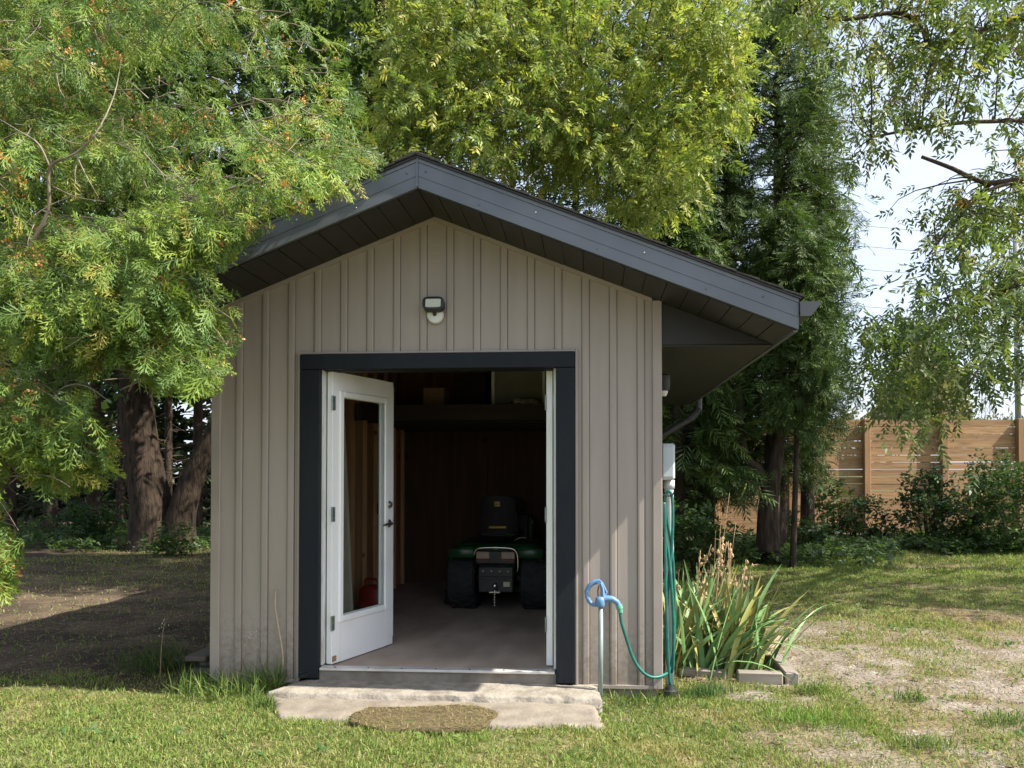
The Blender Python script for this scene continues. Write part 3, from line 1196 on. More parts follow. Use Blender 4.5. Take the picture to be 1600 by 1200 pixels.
# ================================================================== things on and around the shed
# floodlight over the door
p = on_y(681, 490, 0)
fl = thing('floodlight', 'small black LED floodlight with round white base above the door', 'floodlight', (p[0], -.014, p[2]))
x, z = p[0], p[2]-.015
mb = MB(); mb.lathe([(.058, 0), (.058, -.012), (.050, -.022), (.02, -.026)], (x, -.014, z), axis='y', n=28); mb.build('wall_plate', M['whiteplastic'], fl, autosmooth=40)
mb = MB(); mb.tube([(x, -.035, z), (x, -.06, z+.02), (x, -.075, z+.06)], .014, n=8); mb.build('arm', M['darkplastic'], fl, smooth=True)
Mx = Matrix.Translation((x, -.075, z+.062)) @ Matrix.Rotation(R(-12), 4, 'X')
mb = MB()
rr = []
for k in range(28):
    a = 2*math.pi*k/28
    cx, sz = math.cos(a), math.sin(a)
    rr.append((math.copysign(abs(cx)**.55, cx)*.072, math.copysign(abs(sz)**.55, sz)*.044))
for (s0, ya, s1, yb) in ((1, .03, 1.0, -.03), (1, -.03, .80, -.032), (.80, -.032, .78, -.022), (.9, .045, 1, .03)):
    n = len(rr)
    vs = [Mx @ Vector((a*s0, ya, b*s0)) for a, b in rr]+[Mx @ Vector((a*s1, yb, b*s1)) for a, b in rr]
    mb.add(vs, [(k, (k+1) % n, n+(k+1) % n, n+k) for k in range(n)])
mb.add([Mx @ Vector((a*.9, .045, b*.9)) for a, b in rr], [tuple(range(28))])
mb.build('housing', M['darkplastic'], fl, autosmooth=40)
mb = MB(); mb.box(-.052, .052, -.024, -.018, -.030, .030, Mx); mb.build('lens', M['ledlens'], fl)

# concrete step
cs = thing('concrete_step', 'rough pale concrete step in front of the open shed doorway', 'step', (1.6, -.4, GZ))


def slab(mb, poly, ztop, zbot, nx=90, ny=22, rough=.006, seed=0):
    """poly: four corners back-left, back-right, front-right, front-left"""
    bl, br, fr, fl_ = [np.array(q, float) for q in poly]
    vs = []
    for j in range(ny+1):
        for i in range(nx+1):
            u, v = i/nx, j/ny
            q = (bl*(1-u)+br*u)*(1-v)+(fl_*(1-u)+fr*u)*v
            nz = float(vnoise(np.array([q[0]*9.]), np.array([q[1]*9.]), seed)[0])-.5
            ex = float(vnoise(np.array([q[0]*6+5.]), np.array([q[1]*6.]), seed+9)[0])-.5
            edge = (j == ny) or i in (0, nx)
            fine = float(vnoise(np.array([q[0]*38.]), np.array([q[1]*38.]), seed+4, 3)[0])-.5
            chip = max(0, float(vnoise(np.array([q[0]*17.+3]), np.array([q[1]*17.]), seed+6, 2)[0])-.62)
            near_edge = (j >= ny-1) or i in (0, 1, nx-1, nx)
            z = ztop+nz*rough*2+fine*rough*.9-(.012 if edge else 0)-(chip*.10 if near_edge else chip*.012)
            qx = q[0]+(ex*.05 if i in (0, nx) else 0)
            qy = q[1]+(ex*.05 if j == ny else 0)
            vs.append((qx, qy, z))
    n0 = len(vs)
    fs = [(j*(nx+1)+i, j*(nx+1)+i+1, (j+1)*(nx+1)+i+1, (j+1)*(nx+1)+i) for j in range(ny) for i in range(nx)]
    ring = [ny*(nx+1)+i for i in range(nx+1)]
    L_ = [j*(nx+1) for j in range(ny+1)]
    R_ = [j*(nx+1)+nx for j in range(ny+1)]
    for chain in (ring, L_, R_):
        base = len(vs)
        for c in chain:
            vs.append((vs[c][0], vs[c][1], zbot))
        for k in range(len(chain)-1):
            fs.append((chain[k], chain[k+1], base+k+1, base+k))
    mb.add(vs, fs)


SLX0 = STEP_L[0]
mb = MB()
slab(mb, [(FX0+.02, -.012), (2.62, -.012), (2.66, -.33), (.50, -.33)], -.118, -.4, rough=.005, seed=3)
mb.build('upper_slab', M['concrete2'], cs, smooth=True)
mb = MB()
slab(mb, [(.52, -.30), (2.62, -.30), (2.66, -.78), (SLX0, -.72)], -.158, -.4, rough=.006, seed=5)
mb.build('lower_slab', M['concrete'], cs, smooth=True)
# worn coir mat
pm = [on_ground(q[0], q[1], -.148) for q in ((545, 1128), (552, 1114), (575, 1106), (655, 1105), (715, 1102), (752, 1104), (778, 1113), (768, 1126), (750, 1137), (690, 1140), (590, 1140))]
mb = MB()
ctr = np.mean(pm, 0)
vs, fs = [], []
NR = 60
ring_pts = []
P_ = [np.array(q) for q in pm]
for k in range(NR):
    t = k/NR*len(P_)
    i = int(t)
    f_ = t-i
    q = P_[i]*(1-f_)+P_[(i+1) % len(P_)]*f_
    q = q+np.array([random.uniform(-.007, .007), random.uniform(-.007, .007), 0])
    ring_pts.append(q)
for lv, (sc_, zz) in enumerate(((1.0, -.165), (1.0, -.147), (.97, -.143), (.7, -.141), (.35, -.142))):
    for q in ring_pts:
        p = ctr*(1-sc_)+q*sc_
        vs.append((p[0], p[1], zz+random.uniform(-.003, .003)))
for lv in range(4):
    for k in range(NR):
        k2 = (k+1) % NR
        fs.append((lv*NR+k, lv*NR+k2, (lv+1)*NR+k2, (lv+1)*NR+k))
fs.append(tuple(4*NR+k for k in range(NR)))
mb.add(vs, fs)
door_mat = tag(mb.build('door_mat', M['mat'], smooth=True), 'worn brown coir mat with ragged edges lying on the concrete step', 'mat')

# blue yard hydrant
hx, hy = on_y(938, 1000, -.13)[0], -.13
hz = on_y(938, 945, -.13)[2]
hyd = thing('yard_hydrant', 'blue frost-free yard hydrant on a grey pipe beside the doorway', 'hydrant', (hx, hy, GZ))
s = 1/245.0                                                   # metres per photo pixel there
hp = lambda dx, dz, dy=0: Vector((hx+dx*s, hy+dy, hz-dz*s))
mb = MB(); mb.tube([(hx, hy, GZ-.1), (hx+.004, hy, hz)], .0155, n=12); mb.build('standpipe', M['pipe'], hyd, smooth=True)
mb = MB()
mb.lathe([(.028, -.012), (.034, 0), (.034, .032), (.026, .050), (.014, .055)], (hx, hy, hz), n=16)
mb.tube([hp(2, -8), hp(12, -10), hp(20, -9), hp(27, -4), hp(30, 2)], [.023, .022, .021, .019, .018], n=10)
mb.tube([hp(5, -10), hp(4, -26), hp(-1, -38)], [.017, .012, .012], n=8)
mb.tube([hp(5, -12), hp(10, -20), hp(2, -36)], [.010, .008, .008], n=8)
mb.build('spout_head', M['blue'], hyd, autosmooth=45)
mb = MB()
mb.tube([hp(0, -37), hp(-9, -36), hp(-17, -30), hp(-22, -21), hp(-21, -12), hp(-16, -3), hp(-10, 0), hp(-4, -1)], [.017, .017, .0155, .014, .014, .014, .014, .012], n=8, sx=.7)
mb.tube([hp(-2, -36, -.02), hp(-2, -36, .02)], .014, n=10)
mb.build('pump_handle', M['blue'], hyd, autosmooth=45)
mb = MB(); mb.tube([hp(-3, -12), hp(-4, -22), hp(-2, -30)], .005, n=6); mb.build('pull_rod', M['rust'], hyd)
mb = MB(); mb.tube([hp(29, 0), hp(31, 6)], .022, n=12); mb.tube([hp(31, 6), hp(32, 12)], .017, n=12); mb.build('coupling', M['hose_end'], hyd)

# hose: from the spout down in a loop, then hung in long loops beside the conduit
cx_ = on_y(1045, 900, .16)[0]
HY = .10


def hp2(px, py, y):
    return tuple(on_y(px, py, y))


mb = MB()


def smooth_path(P, n=8):
    P = [Vector(p) for p in P]
    out = []
    for i in range(len(P)-1):
        p0, p1, p2, p3 = P[max(i-1, 0)], P[i], P[i+1], P[min(i+2, len(P)-1)]
        for k in range(n):
            t = k/n
            out.append(.5*((2*p1)+(p2-p0)*t+(2*p0-5*p1+4*p2-p3)*t*t+(3*p1-p0-3*p2+p3)*t**3))
    out.append(P[-1])
    return out


path = [tuple(hp(31.5, 9)), hp2(971, 972, -.13), hp2(980, 1002, -.12), hp2(990, 1030, -.11), hp2(1003, 1049, -.10), hp2(1018, 1058, -.08), hp2(1034, 1056, -.03), hp2(1046, 1046, .04),
        hp2(1053, 1010, .07), hp2(1054, 940, .08), hp2(1050, 860, .08), hp2(1040, 800, .07), hp2(1040, 774, .06), hp2(1047, 768, .055), hp2(1051, 790, .05), hp2(1050, 850, .045), hp2(1044, 920, .045),
        hp2(1040, 990, .045), hp2(1043, 1035, .05), hp2(1049, 1050, .06), hp2(1052, 1030, .04), hp2(1052, 960, .03), hp2(1046, 880, .03), hp2(1039, 830, .03), hp2(1037, 790, .03), hp2(1039, 800, .03), hp2(1040, 900, .02), hp2(1043, 1000, .02), hp2(1046, 1060, .02), hp2(1050, 1072, .04)]
mb.tube(smooth_path(path), .0105, n=8)
tag(mb.build('garden_hose', M['hose'], smooth=True), 'green garden hose looping from the blue hydrant to the shed corner', 'hose')

# meter box on the side wall with its conduit
eb = thing('electrical_box', 'grey electrical box with white conduit on the right corner of the shed', 'electrical box', (W+.012, .12, 1.0))
a, b = on_y(1034, 693, .03), on_y(1055, 750, .03)
mb = MB(); mb.box(W+.013, b[0], .03, .25, b[2], a[2], bev=.012); e_o = mb.build('enclosure', M['box'], eb)
mb = MB(); mb.box(W+.02, b[0]-.012, .022, .029, b[2]+.02, a[2]-.02, bev=.004); mb.build('cover', M['box'], eb)
cx0 = on_y(1046, 900, .14)[0]
mb = MB(); mb.tube([(cx0, .14, b[2]+.01), (cx0, .14, b[2]-.05), (cx0, .14, GZ-.1)], .030, n=14); mb.build('conduit', M['pvc'], eb, smooth=True)
mb = MB(); mb.tube([(cx0, .14, b[2]-.002), (cx0, .14, b[2]-.06)], .037, n=14); mb.build('conduit_collar', M['pvc'], eb, smooth=True)
hk = on_y(1042, 773, .05)
mb = MB(); mb.tube([(W+.012, .05, hk[2]), (W+.08, .04, hk[2]-.01), (W+.095, .035, hk[2]+.02)], .006, n=6); tag(mb.build('hose_hook', M['darkplastic']), 'dark hook holding the green hose loops on the shed corner', 'hook')
# black drain fitting at the foot of the conduit
q = on_y(1046, 1064, .03)
mb = MB(); mb.lathe([(.05, -.03), (.05, .012), (.036, .02), (.030, .045)], (q[0]+.005, .02, GZ+.02), n=16); tag(mb.build('drain_cap', M['darkplastic'], autosmooth=40), 'black plastic drain fitting on the ground under the hose loops', 'drain fitting')

# small dark wall lamp round the corner
q = on_y(1037, 600, .6)
wl = thing('wall_lamp', 'small dark wall lamp on the side wall under the right eave', 'lamp', (W+.012, .6, q[2]))
mb = MB(); mb.box(W+.0125, W+.035, .55, .65, q[2]-.04, q[2]+.07, bev=.008); mb.build('backplate', M['darkplastic'], wl)
mb = MB(); mb.lathe([(.045, -.05), (.05, 0), (.05, .06), (.02, .075)], (W+.075, .6, q[2]), n=16); mb.build('lamp_shade', M['darkplastic'], wl, autosmooth=40)
mb = MB(); mb.lathe([(.02, -.09), (.03, -.07), (.034, -.052)], (W+.075, .6, q[2]), n=14); mb.build('bulb', M['whiteplastic'], wl, autosmooth=60)

# tan cable coming out of the siding
p0 = on_y(432, 922, -.012)
pts = [tuple(p0+np.array([0, .02, 0])), tuple(p0+np.array([0, -.012, -.01]))]+[tuple(on_y(a, b, -.03)) for a, b in ((430, 940), (431, 955), (436, 985), (441, 1015), (442, 1040), (438, 1052))]
mb = MB(); mb.tube(smooth_path(pts), .0052, n=6); tag(mb.build('loose_cable', M['cable'], smooth=True), 'loose tan cable hanging out of the siding left of the door', 'cable')

# ================================================================== inside: lawn tractor and stored things
q = on_ground(779, 950, FLOOR)
tr = thing('lawn_tractor', 'green riding lawn tractor with black seat parked inside the dark shed', 'lawn tractor', (0, 0, 0))
for sgn in (-1, 1):
    # rear tyres with chevron lugs
    mb = MB()
    x0 = sgn*.355
    mb.lathe([(.16, -.125), (.25, -.138), (.282, -.118), (.292, -.06), (.294, 0), (.292, .06), (.282, .118), (.25, .138), (.16, .125)], (x0, .29, .295), axis='x', n=36)
    for kx in range(18):
        a = 2*math.pi*kx/18
        for side in (-1, 1):
            Mx = Matrix.Translation((x0, .29, .295)) @ Matrix.Rotation(a+side*.09, 4, 'X') @ Matrix.Translation((side*.062, 0, .292)) @ Matrix.Rotation(side*R(28), 4, 'Z')
            mb.box(-.06, .06, -.014, .014, -.012, .012, Mx)
    ty = mb.build('tyre', M['rubber'], tr, autosmooth=35)
    mb = MB()
    mb.lathe([(.155, -.10), (.16, -.08), (.10, -.07), (.05, -.06), (.05, .06), (.10, .07), (.16, .08), (.155, .10)], (x0, .29, .295), axis='x', n=24)
    mb.build('rim', M['yellow'], ty, autosmooth=35)
    # front tyres
    mb = MB()
    mb.lathe([(.10, -.07), (.17, -.078), (.195, -.055), (.2, 0), (.195, .055), (.17, .078), (.10, .07)], (sgn*.37, 1.50, .2), axis='x', n=28)
    ty = mb.build('tyre', M['rubber'], tr, autosmooth=35)
    mb = MB(); mb.lathe([(.1, -.05), (.1, -.04), (.04, -.04), (.04, .04), (.1, .04), (.1, .05)], (sgn*.37, 1.50, .2), axis='x', n=20); mb.build('rim', M['yellow'], ty, autosmooth=35)
# fender deck: rounded pan over both rear wheels
mb = MB()
prof = []
xs_ = np.linspace(-.47, .47, 25)
ys_ = np.linspace(-.05, .66, 13)
vs, fs = [], []
for j, y in enumerate(ys_):
    for x in xs_:
        ex = (abs(x)/.47)
        zt = .655-.10*max(0, ex-.72)**1.5*8-.10*max(0, (.09-(y+.05))/.14)**2-.05*max(0, (y-.5)/.16)**2
        zt += .012*math.exp(-((abs(x)-.34)/.1)**2)
        vs.append((x*(.94+.06*min(1, (y+.05)/.1)), y, zt))
for j in range(12):
    for i in range(24):
        fs.append((j*25+i, j*25+i+1, (j+1)*25+i+1, (j+1)*25+i))
n0 = len(vs)
for (x, y, z) in list(vs):
    vs.append((x, y+.004 if y < 0 else y, z-.018))
for j in range(12):
    for i in range(24):
        fs.append((n0+j*25+i, n0+(j+1)*25+i, n0+(j+1)*25+i+1, n0+j*25+i+1))
for i in range(24):
    fs.append((i, n0+i, n0+i+1, i+1))
mb.add(vs, fs)
# rear lip of the pan
mb.box(-.455, -.20, -.056, -.03, .52, .615, bev=.012)
mb.box(.20, .455, -.056, -.03, .52, .615, bev=.012)
fen = mb.build('fender', M['green'], tr, autosmooth=50)
mb = MB(); mb.box(-.022, .022, -.062, -.055, .605, .635, bev=.003); mb.build('fender_badge', M['yellow'], fen)
# tail lamps and chrome hoop
mb = MB(); mb.box(-.195, .195, -.06, -.02, .46, .60, bev=.02); tp = mb.build('tail_panel', M['frame_grey'], tr)
for sgn in (-1, 1):
    mb = MB(); mb.box(min(sgn*.055, sgn*.185), max(sgn*.055, sgn*.185), -.072, -.058, .515, .585, bev=.01); lo = mb.build('tail_lamp', M['lens'], tp)
    mb = MB(); mb.box(min(sgn*.055, sgn*.185), max(sgn*.055, sgn*.185), -.074, -.060, .498, .513, bev=.004); mb.build('reflector', M['redlens'], tp)
mb = MB(); mb.tube(smooth_path([(-.205, -.075, .55), (-.18, -.078, .605), (-.10, -.08, .622), (.10, -.08, .622), (.18, -.078, .605), (.21, -.075, .55), (.215, -.075, .45), (.205, -.07, .40)]), .0085, n=8); mb.build('rear_hoop', M['chrome'], tr, smooth=True)
# chassis, rear plate, hitch
mb = MB(); mb.box(-.17, .17, -.03, 1.4, .24, .46, bev=.02); mb.build('chassis', M['frame_grey'], tr)
mb = MB(); mb.box(-.165, .165, -.055, -.032, .20, .44, bev=.008); mb.box(-.15, .15, -.09, -.056, .335, .35); pl = mb.build('drawbar_plate', M['frame_grey'], tr)
for xx in (-.12, -.04, .04, .12):
    mb = MB(); mb.lathe([(.009, 0), (.009, -.006), (.004, -.008)], (xx, -.056, .40), axis='y', n=10); mb.build('bolt', M['steel'], pl)
mb = MB(); mb.box(.075, .135, -.060, -.0555, .255, .30); mb.build('decal', M['palewood'], pl)
mb = MB(); mb.box(-.05, .05, -.13, -.03, .205, .217); mb.lathe([(.012, 0), (.012, .02), (.024, .03), (.03, .05), (.024, .07), (.008, .078)], (0, -.10, .217), n=16); hb = mb.build('hitch', M['chrome'], tr, autosmooth=50)
for i in range(5):
    mb = MB(); mb.lathe([(.003, -.012), (.011, -.008), (.012, 0), (.011, .008), (.003, .012)], (0, -.115, .19-i*.026), n=10); mb.build('chain_link', M['chrome'], hb, smooth=True)
# rear axle
mb = MB(); mb.tube([(-.36, .29, .295), (.36, .29, .295)], .04, n=12); mb.tube([(-.37, 1.50, .2), (.37, 1.50, .2)], .025, n=10); mb.build('axle', M['frame_grey'], tr)
# seat
mb = MB()
vs, fs = [], []
nu, nv = 17, 14
for face in (0, 1):
    for j in range(nv):
        v = j/(nv-1)
        for i in range(nu):
            u = -1+2*i/(nu-1)
            wv = .195*(1-.10*v-.28*max(0, v-.78)**1.4*3)
            z = .72+v*.39-.02*abs(u)**3*(v > .8)
            y = .10-.06*v + (.0 if face == 0 else .07+.01*math.cos(u*1.5))
            y += (.035*abs(u)**2.2 if face == 0 else -.01*abs(u)**3)
            vs.append((u*wv, y, z))
for face in (0, 1):
    o_ = face*nu*nv
    for j in range(nv-1):
        for i in range(nu-1):
            fs.append((o_+j*nu+i, o_+j*nu+i+1, o_+(j+1)*nu+i+1, o_+(j+1)*nu+i))
n_ = nu*nv
for i in range(nu-1):
    fs.append((i, i+1, n_+i+1, n_+i))
    t = (nv-1)*nu
    fs.append((t+i, t+i+1, n_+t+i+1, n_+t+i))
for j in range(nv-1):
    fs.append((j*nu, (j+1)*nu, n_+(j+1)*nu, n_+j*nu))
    fs.append((j*nu+nu-1, (j+1)*nu+nu-1, n_+(j+1)*nu+nu-1, n_+j*nu+nu-1))
mb.add(vs, fs)
sb = mb.build('backrest', M['seat'], tr, autosmooth=50)
mb = MB(); mb.box(-.085, .085, .062, .078, .795, .818, bev=.007); mb.build('seat_stripe', M['yellow'], sb)
# badge: yellow plate with a dark leaping outline
mb = MB(); mb.box(-.028, .028, .045, .058, 1.005, 1.058, bev=.006); bd = mb.build('badge', M['yellow'], sb)
mb = MB()
mb.prism([(-.020, 1.020), (-.012, 1.032), (.002, 1.036), (.012, 1.030), (.021, 1.022), (.018, 1.018), (.008, 1.024), (-.006, 1.026), (-.014, 1.014)], .0425, .0448)
mb.prism([(-.014, 1.032), (-.020, 1.044), (-.016, 1.046), (-.006, 1.035)], .0425, .0448)
mb.build('badge_emblem', M['darkplastic'], bd)
mb = MB(); mb.box(-.20, .20, .10, .55, .69, .78, bev=.035); mb.build('seat_cushion', M['seat'], tr)
# levers, steering wheel, dash and bonnet
mb = MB(); mb.tube(smooth_path([(.16, .05, .665), (.19, .03, .70), (.27, .02, .715), (.285, .05, .67)]), .006, n=6); mb.build('grab_handle', M['chrome'], tr)
mb = MB(); mb.tube([(.30, .35, .66), (.31, .33, .83)], .009, n=6); mb.lathe([(.005, -.02), (.022, -.012), (.022, .02), (.01, .035)], (.31, .33, .84), n=12); mb.build('lever', M['darkplastic'], tr)
mb = MB()
ringp = [(.185*math.cos(a), .86+.185*math.sin(a)*.85, .98+.185*math.sin(a)*.5) for a in np.linspace(0, 2*math.pi, 25)]
mb.tube(ringp, .014, n=8, cap=False)
for a in (0.4, 2.7, 4.7):
    mb.tube([(0, .86, .96), (.18*math.cos(a), .86+.18*math.sin(a)*.85, .98+.18*math.sin(a)*.5)], .012, n=6)
mb.tube([(0, .86, .96), (0, 1.0, .7)], .02, n=8)
mb.build('steering_wheel', M['darkplastic'], tr, smooth=True)
mb = MB()
mb.prism([(.95, .42), (1.75, .40), (1.78, .60), (1.72, .74), (1.5, .82), (1.05, .88), (.95, .86)], -.23, .23, axis='x')
mb.build('bonnet', M['green'], tr)
mb = MB(); mb.box(-.22, .22, .90, .948, .42, .90, bev=.02); mb.build('dash', M['darkplastic'], tr)
mb = MB(); mb.prism([(.55, .12), (1.22, .12), (1.25, .18), (1.15, .25), (.62, .25), (.52, .18)], -.54, .54, axis='x'); mb.build('mower_deck', M['green'], tr)
for sgn in (-1, 1):
    mb = MB(); mb.lathe([(.03, -.03), (.07, -.028), (.072, 0), (.07, .028), (.03, .03)], (sgn*.555, .42, .085), axis='x', n=18); mb.box(sgn*.555-.006, sgn*.555+.006, .41, .43, .09, .26); mb.build('gauge_wheel', M['rubber'], tr, autosmooth=40)
tr.location = (q[0]+.01, q[1]-.27, FLOOR)
tr.rotation_euler = (0, 0, R(-1.5))

# stored on the loft
q = on_y(808, 632, 2.5)
lw = thing('window_sash', 'old white framed window sash leaning on the loft', 'window sash', (q[0], 2.6, LZ))
x0, x1 = on_y(768, 632, 2.55)[0], on_y(852, 632, 2.55)[0]
mb = MB(); mb.box(x0, x0+.028, 2.55, 2.59, LZ+.002, LZ+.50); mb.build('stile', M['white'], lw)
mb = MB(); mb.box(x1-.028, x1, 2.55, 2.59, LZ+.002, LZ+.50); mb.build('stile', M['white'], lw)
mb = MB(); mb.box(x0+.03, x1-.03, 2.555, 2.585, LZ+.22, LZ+.235); mb.build('glazing_bar', M['greypanel'], lw)
mb = MB(); mb.box(x0+.03, x1-.03, 2.565, 2.575, LZ+.002, LZ+.22); mb.box(x0+.03, x1-.03, 2.565, 2.575, LZ+.237, LZ+.5); mb.build('panel', M['greypanel'], lw)
mb = MB()
q = on_y(822, 628, 2.4)
for i in range(7):
    mb.lathe([(.01, -.03), (.05, -.012), (.055, .01), (.02, .035)], (q[0]-.08+i*.028, 2.4+random.uniform(-.03, .03), LZ+.03+random.uniform(0, .02)), n=9)
tag(mb.build('crumpled_cloth', M['cloth'], smooth=True), 'crumpled pale cloth at the edge of the loft under the sash', 'cloth')
q = on_y(672, 620, 2.6)
mb = MB(); mb.box(q[0]-.05, q[0]+.16, 2.5, 2.8, LZ+.002, LZ+.20, bev=.004); tag(mb.build('cardboard_box', M['card']), 'dusty cardboard box at the left end of the loft', 'box')
q = on_y(740, 620, 2.8)
mb = MB(); mb.box(q[0]-.14, q[0]+.12, 2.8, 3.1, LZ+.002, LZ+.34, bev=.004); mb.box(q[0]-.145, q[0]+.125, 2.795, 3.105, LZ+.30, LZ+.345, bev=.006); tag(mb.build('storage_carton', M['joist']), 'dark brown carton beside the white sash on the loft', 'carton')
# against the left wall, seen through the door glass
bq_ = [at(*q) for q in ((526, 978, 7.0), (553, 978, 7.0), (539, 650, 7.1), (516, 650, 7.1))]
mb = MB(); th_ = np.array([-.02, -.012, 0])
mb.add([tuple(q) for q in bq_]+[tuple(q+th_) for q in bq_], [(0, 1, 2, 3), (4, 7, 6, 5), (0, 4, 5, 1), (1, 5, 6, 2), (2, 6, 7, 3), (3, 7, 4, 0)])
tag(mb.build('leaning_board', M['palewood']), 'tall pale board leaning inside, seen through the door glass', 'board')
gc = thing('fuel_can', 'red plastic fuel can on the floor behind the door glass', 'fuel can', (.58, 2.0, FLOOR))
x, y = .58, 2.0
mb = MB(); mb.box(x-.12, x+.12, y-.10, y+.10, FLOOR+.001, FLOOR+.29, bev=.035); mb.build('can_body', M['red'], gc, autosmooth=50)
mb = MB(); mb.tube(smooth_path([(x-.08, y, FLOOR+.28), (x-.07, y, FLOOR+.34), (x+.03, y, FLOOR+.34), (x+.05, y, FLOOR+.28)]), .014, n=8); mb.build('can_handle', M['red'], gc, smooth=True)
mb = MB(); mb.tube([(x+.08, y, FLOOR+.28), (x+.10, y, FLOOR+.36), (x+.15, y, FLOOR+.44)], [.02, .014, .010], n=8); mb.build('nozzle', M['darkplastic'], gc)
mb = MB(); mb.box(.346, .362, 2.99, 3.05, .86, .97, bev=.004); tag(mb.build('light_switch', M['darkplastic']), 'small dark switch box on the left inside wall', 'switch')

# ================================================================== FENCE
FD = 19.0
fa, fb = at(1118, 742, FD), at(1735, 742, FD)
fdir = (fb-fa)
fdir[2] = 0
flen = np.linalg.norm(fdir)
fdir /= flen
fence = thing('wooden_fence', 'tall cedar privacy fence of horizontal boards behind the shrubs', 'fence', (fa[0], fa[1], GZ))
fang = math.atan2(fdir[1], fdir[0])
FM = Matrix.Translation((fa[0], fa[1], 0)) @ Matrix.Rotation(fang, 4, 'Z')
FTOP = at(1400, 655, FD)[2]
posts = []
for px in (1118, 1236, 1354, 1475, 1594, 1715):
    q = at(px, 742, FD)
    posts.append(np.dot(q-fa, fdir))
for i, u in enumerate(posts):
    mb = MB()
    mb.box(u-.07, u+.07, -.075, .06, GZ-.2, FTOP+(.22 if i == 3 else .012), FM, .008)
    mb.build('post', M['fencepost'], fence)
BP = (FTOP-GZ)/16.5
for i in range(len(posts)-1):
    a, b = posts[i]+.002, posts[i+1]-.002
    for k in range(16):
        z1 = FTOP-.005-k*BP+random.uniform(-.006, .006)
        gap = random.choice((.004, .006, .010, .016))
        mb = MB()
        Mx = FM @ Matrix.Translation((0, random.uniform(-.004, .004), 0)) @ Matrix.Translation((a, 0, z1)) @ Matrix.Rotation(random.uniform(-.003, .003), 4, 'Y')
        mb.box(.0, b-a, .062, .085, -BP+gap, 0, Mx)
        mb.build('board', M['fence'], fence)

# ================================================================== FAR THINGS
pole_q = at(1591, 742, 45)
mb = MB()
mb.tube([tuple(at(1593, 760, 45)), tuple(at(1589, 540, 45)), tuple(at(1586, 330, 45))], [.17, .15, .13], n=10)
tag(mb.build('utility_pole', M['polewood'], smooth=True), 'grey utility pole standing behind the fence at the right edge', 'pole')
for i, (ya, yb, yc, lab) in enumerate(((352, 343, 362, 'topmost'), (384, 375, 394, 'second from top'), (420, 411, 430, 'third from top'), (478, 470, 488, 'lowest'))):
    mb = MB()
    pts = [tuple(at(px, ya+(px-1340)*.085+1.5*((px-1340)/300)**2, 120)) for px in (1000, 1120, 1230, 1340, 1460, 1600, 1760, 1900)]
    mb.tube(pts, .035, n=4)
    tag(mb.build('power_line', M['wire']), lab+' of four thin power lines crossing the sky gap right of the roof', 'power line', 'power lines in the sky gap')
# lattice tower
tw = MB()
bq = at(1544, 742, 160)
c = np.array([bq[0], bq[1]])


def tp(u, v, z, wd):
    return (c[0]+u*wd, c[1]+v*wd, z)


lev = [(0, 2.4), (5, 1.7), (9.5, 1.1), (13, .8), (16.5, .7), (20, .6), (23.5, .15)]
for (u, v) in ((-1, -1), (1, -1), (1, 1), (-1, 1)):
    tw.tube([tp(u, v, z, wd) for z, wd in lev], .09, n=4)
for (z0, w0), (z1, w1) in zip(lev[:-1], lev[1:]):
    for (a, b) in (((-1, -1), (1, -1)), ((1, -1), (1, 1)), ((1, 1), (-1, 1)), ((-1, 1), (-1, -1))):
        tw.tube([tp(*a, z0, w0), tp(*b, z1, w1)], .05, n=4)
        tw.tube([tp(*b, z0, w0), tp(*a, z1, w1)], .05, n=4)
for z in (13, 16.5, 20):
    tw.tube([(c[0]-4.6, c[1], z+.3), (c[0], c[1], z), (c[0]+4.6, c[1], z+.3)], .08, n=4)
    for sx in (-4.4, 4.4):
        tw.tube([(c[0]+sx, c[1], z+.3), (c[0]+sx, c[1], z-1.0)], .06, n=4)
tag(tw.build('transmission_tower', M['lattice']), 'faint steel lattice tower far beyond the fence', 'pylon')


# ================================================================== TREES
def nearest_on(limbs, P):
    pts = np.concatenate(limbs)
    d = ((P[:, None, :]-pts[None])**2).sum(-1)
    return pts[d.argmin(1)]


def densify(poly, n=14):
    return np.array([tuple(p) for p in smooth_path([tuple(q) for q in poly], n)])


def tapered(pts, r0, r1):
    n = len(pts)
    return [r0+(r1-r0)*(i/(n-1))**.8 for i in range(n)]


def shed_mask(P, pad=.06):
    """True where a point would be inside the shed or its roof"""
    x, y, z = P[:, 0], P[:, 1], P[:, 2]
    roof = ZS-SL*np.abs(x-XP)+FH+.03+pad
    body = (x > XL-pad) & (x < XR+pad) & (y > -OV-pad) & (y < YB+pad) & (z < roof) & (z > ZS-SL*np.abs(x-XP)-.1)
    box = (x > -pad) & (x < W+pad) & (y > -pad) & (y < L+pad) & (z < roof)
    return body | box


def sample_poly(n, poly, d0, d1, power=1.0):
    """points in the block of space that shows inside this outline, between two distances"""
    poly = np.array(poly, float)
    lo, hi = poly.min(0), poly.max(0)
    out = []
    tot = 0
    while tot < n:
        m = n*3
        x = RNG.uniform(lo[0], hi[0], m)
        y = RNG.uniform(lo[1], hi[1], m)
        k = in_poly(x, y, poly)
        out.append(np.stack([x[k], y[k]], -1))
        tot += k.sum()
    xy = np.concatenate(out)[:n]
    d = d0+(d1-d0)*RNG.uniform(0, 1, n)**power
    P = CAM + FW*d[:, None] + RT*((xy[:, 0]-PX0)/FOC*d)[:, None] + UP*(-(xy[:, 1]-PY0)/FOC*d)[:, None]
    return P, xy, d


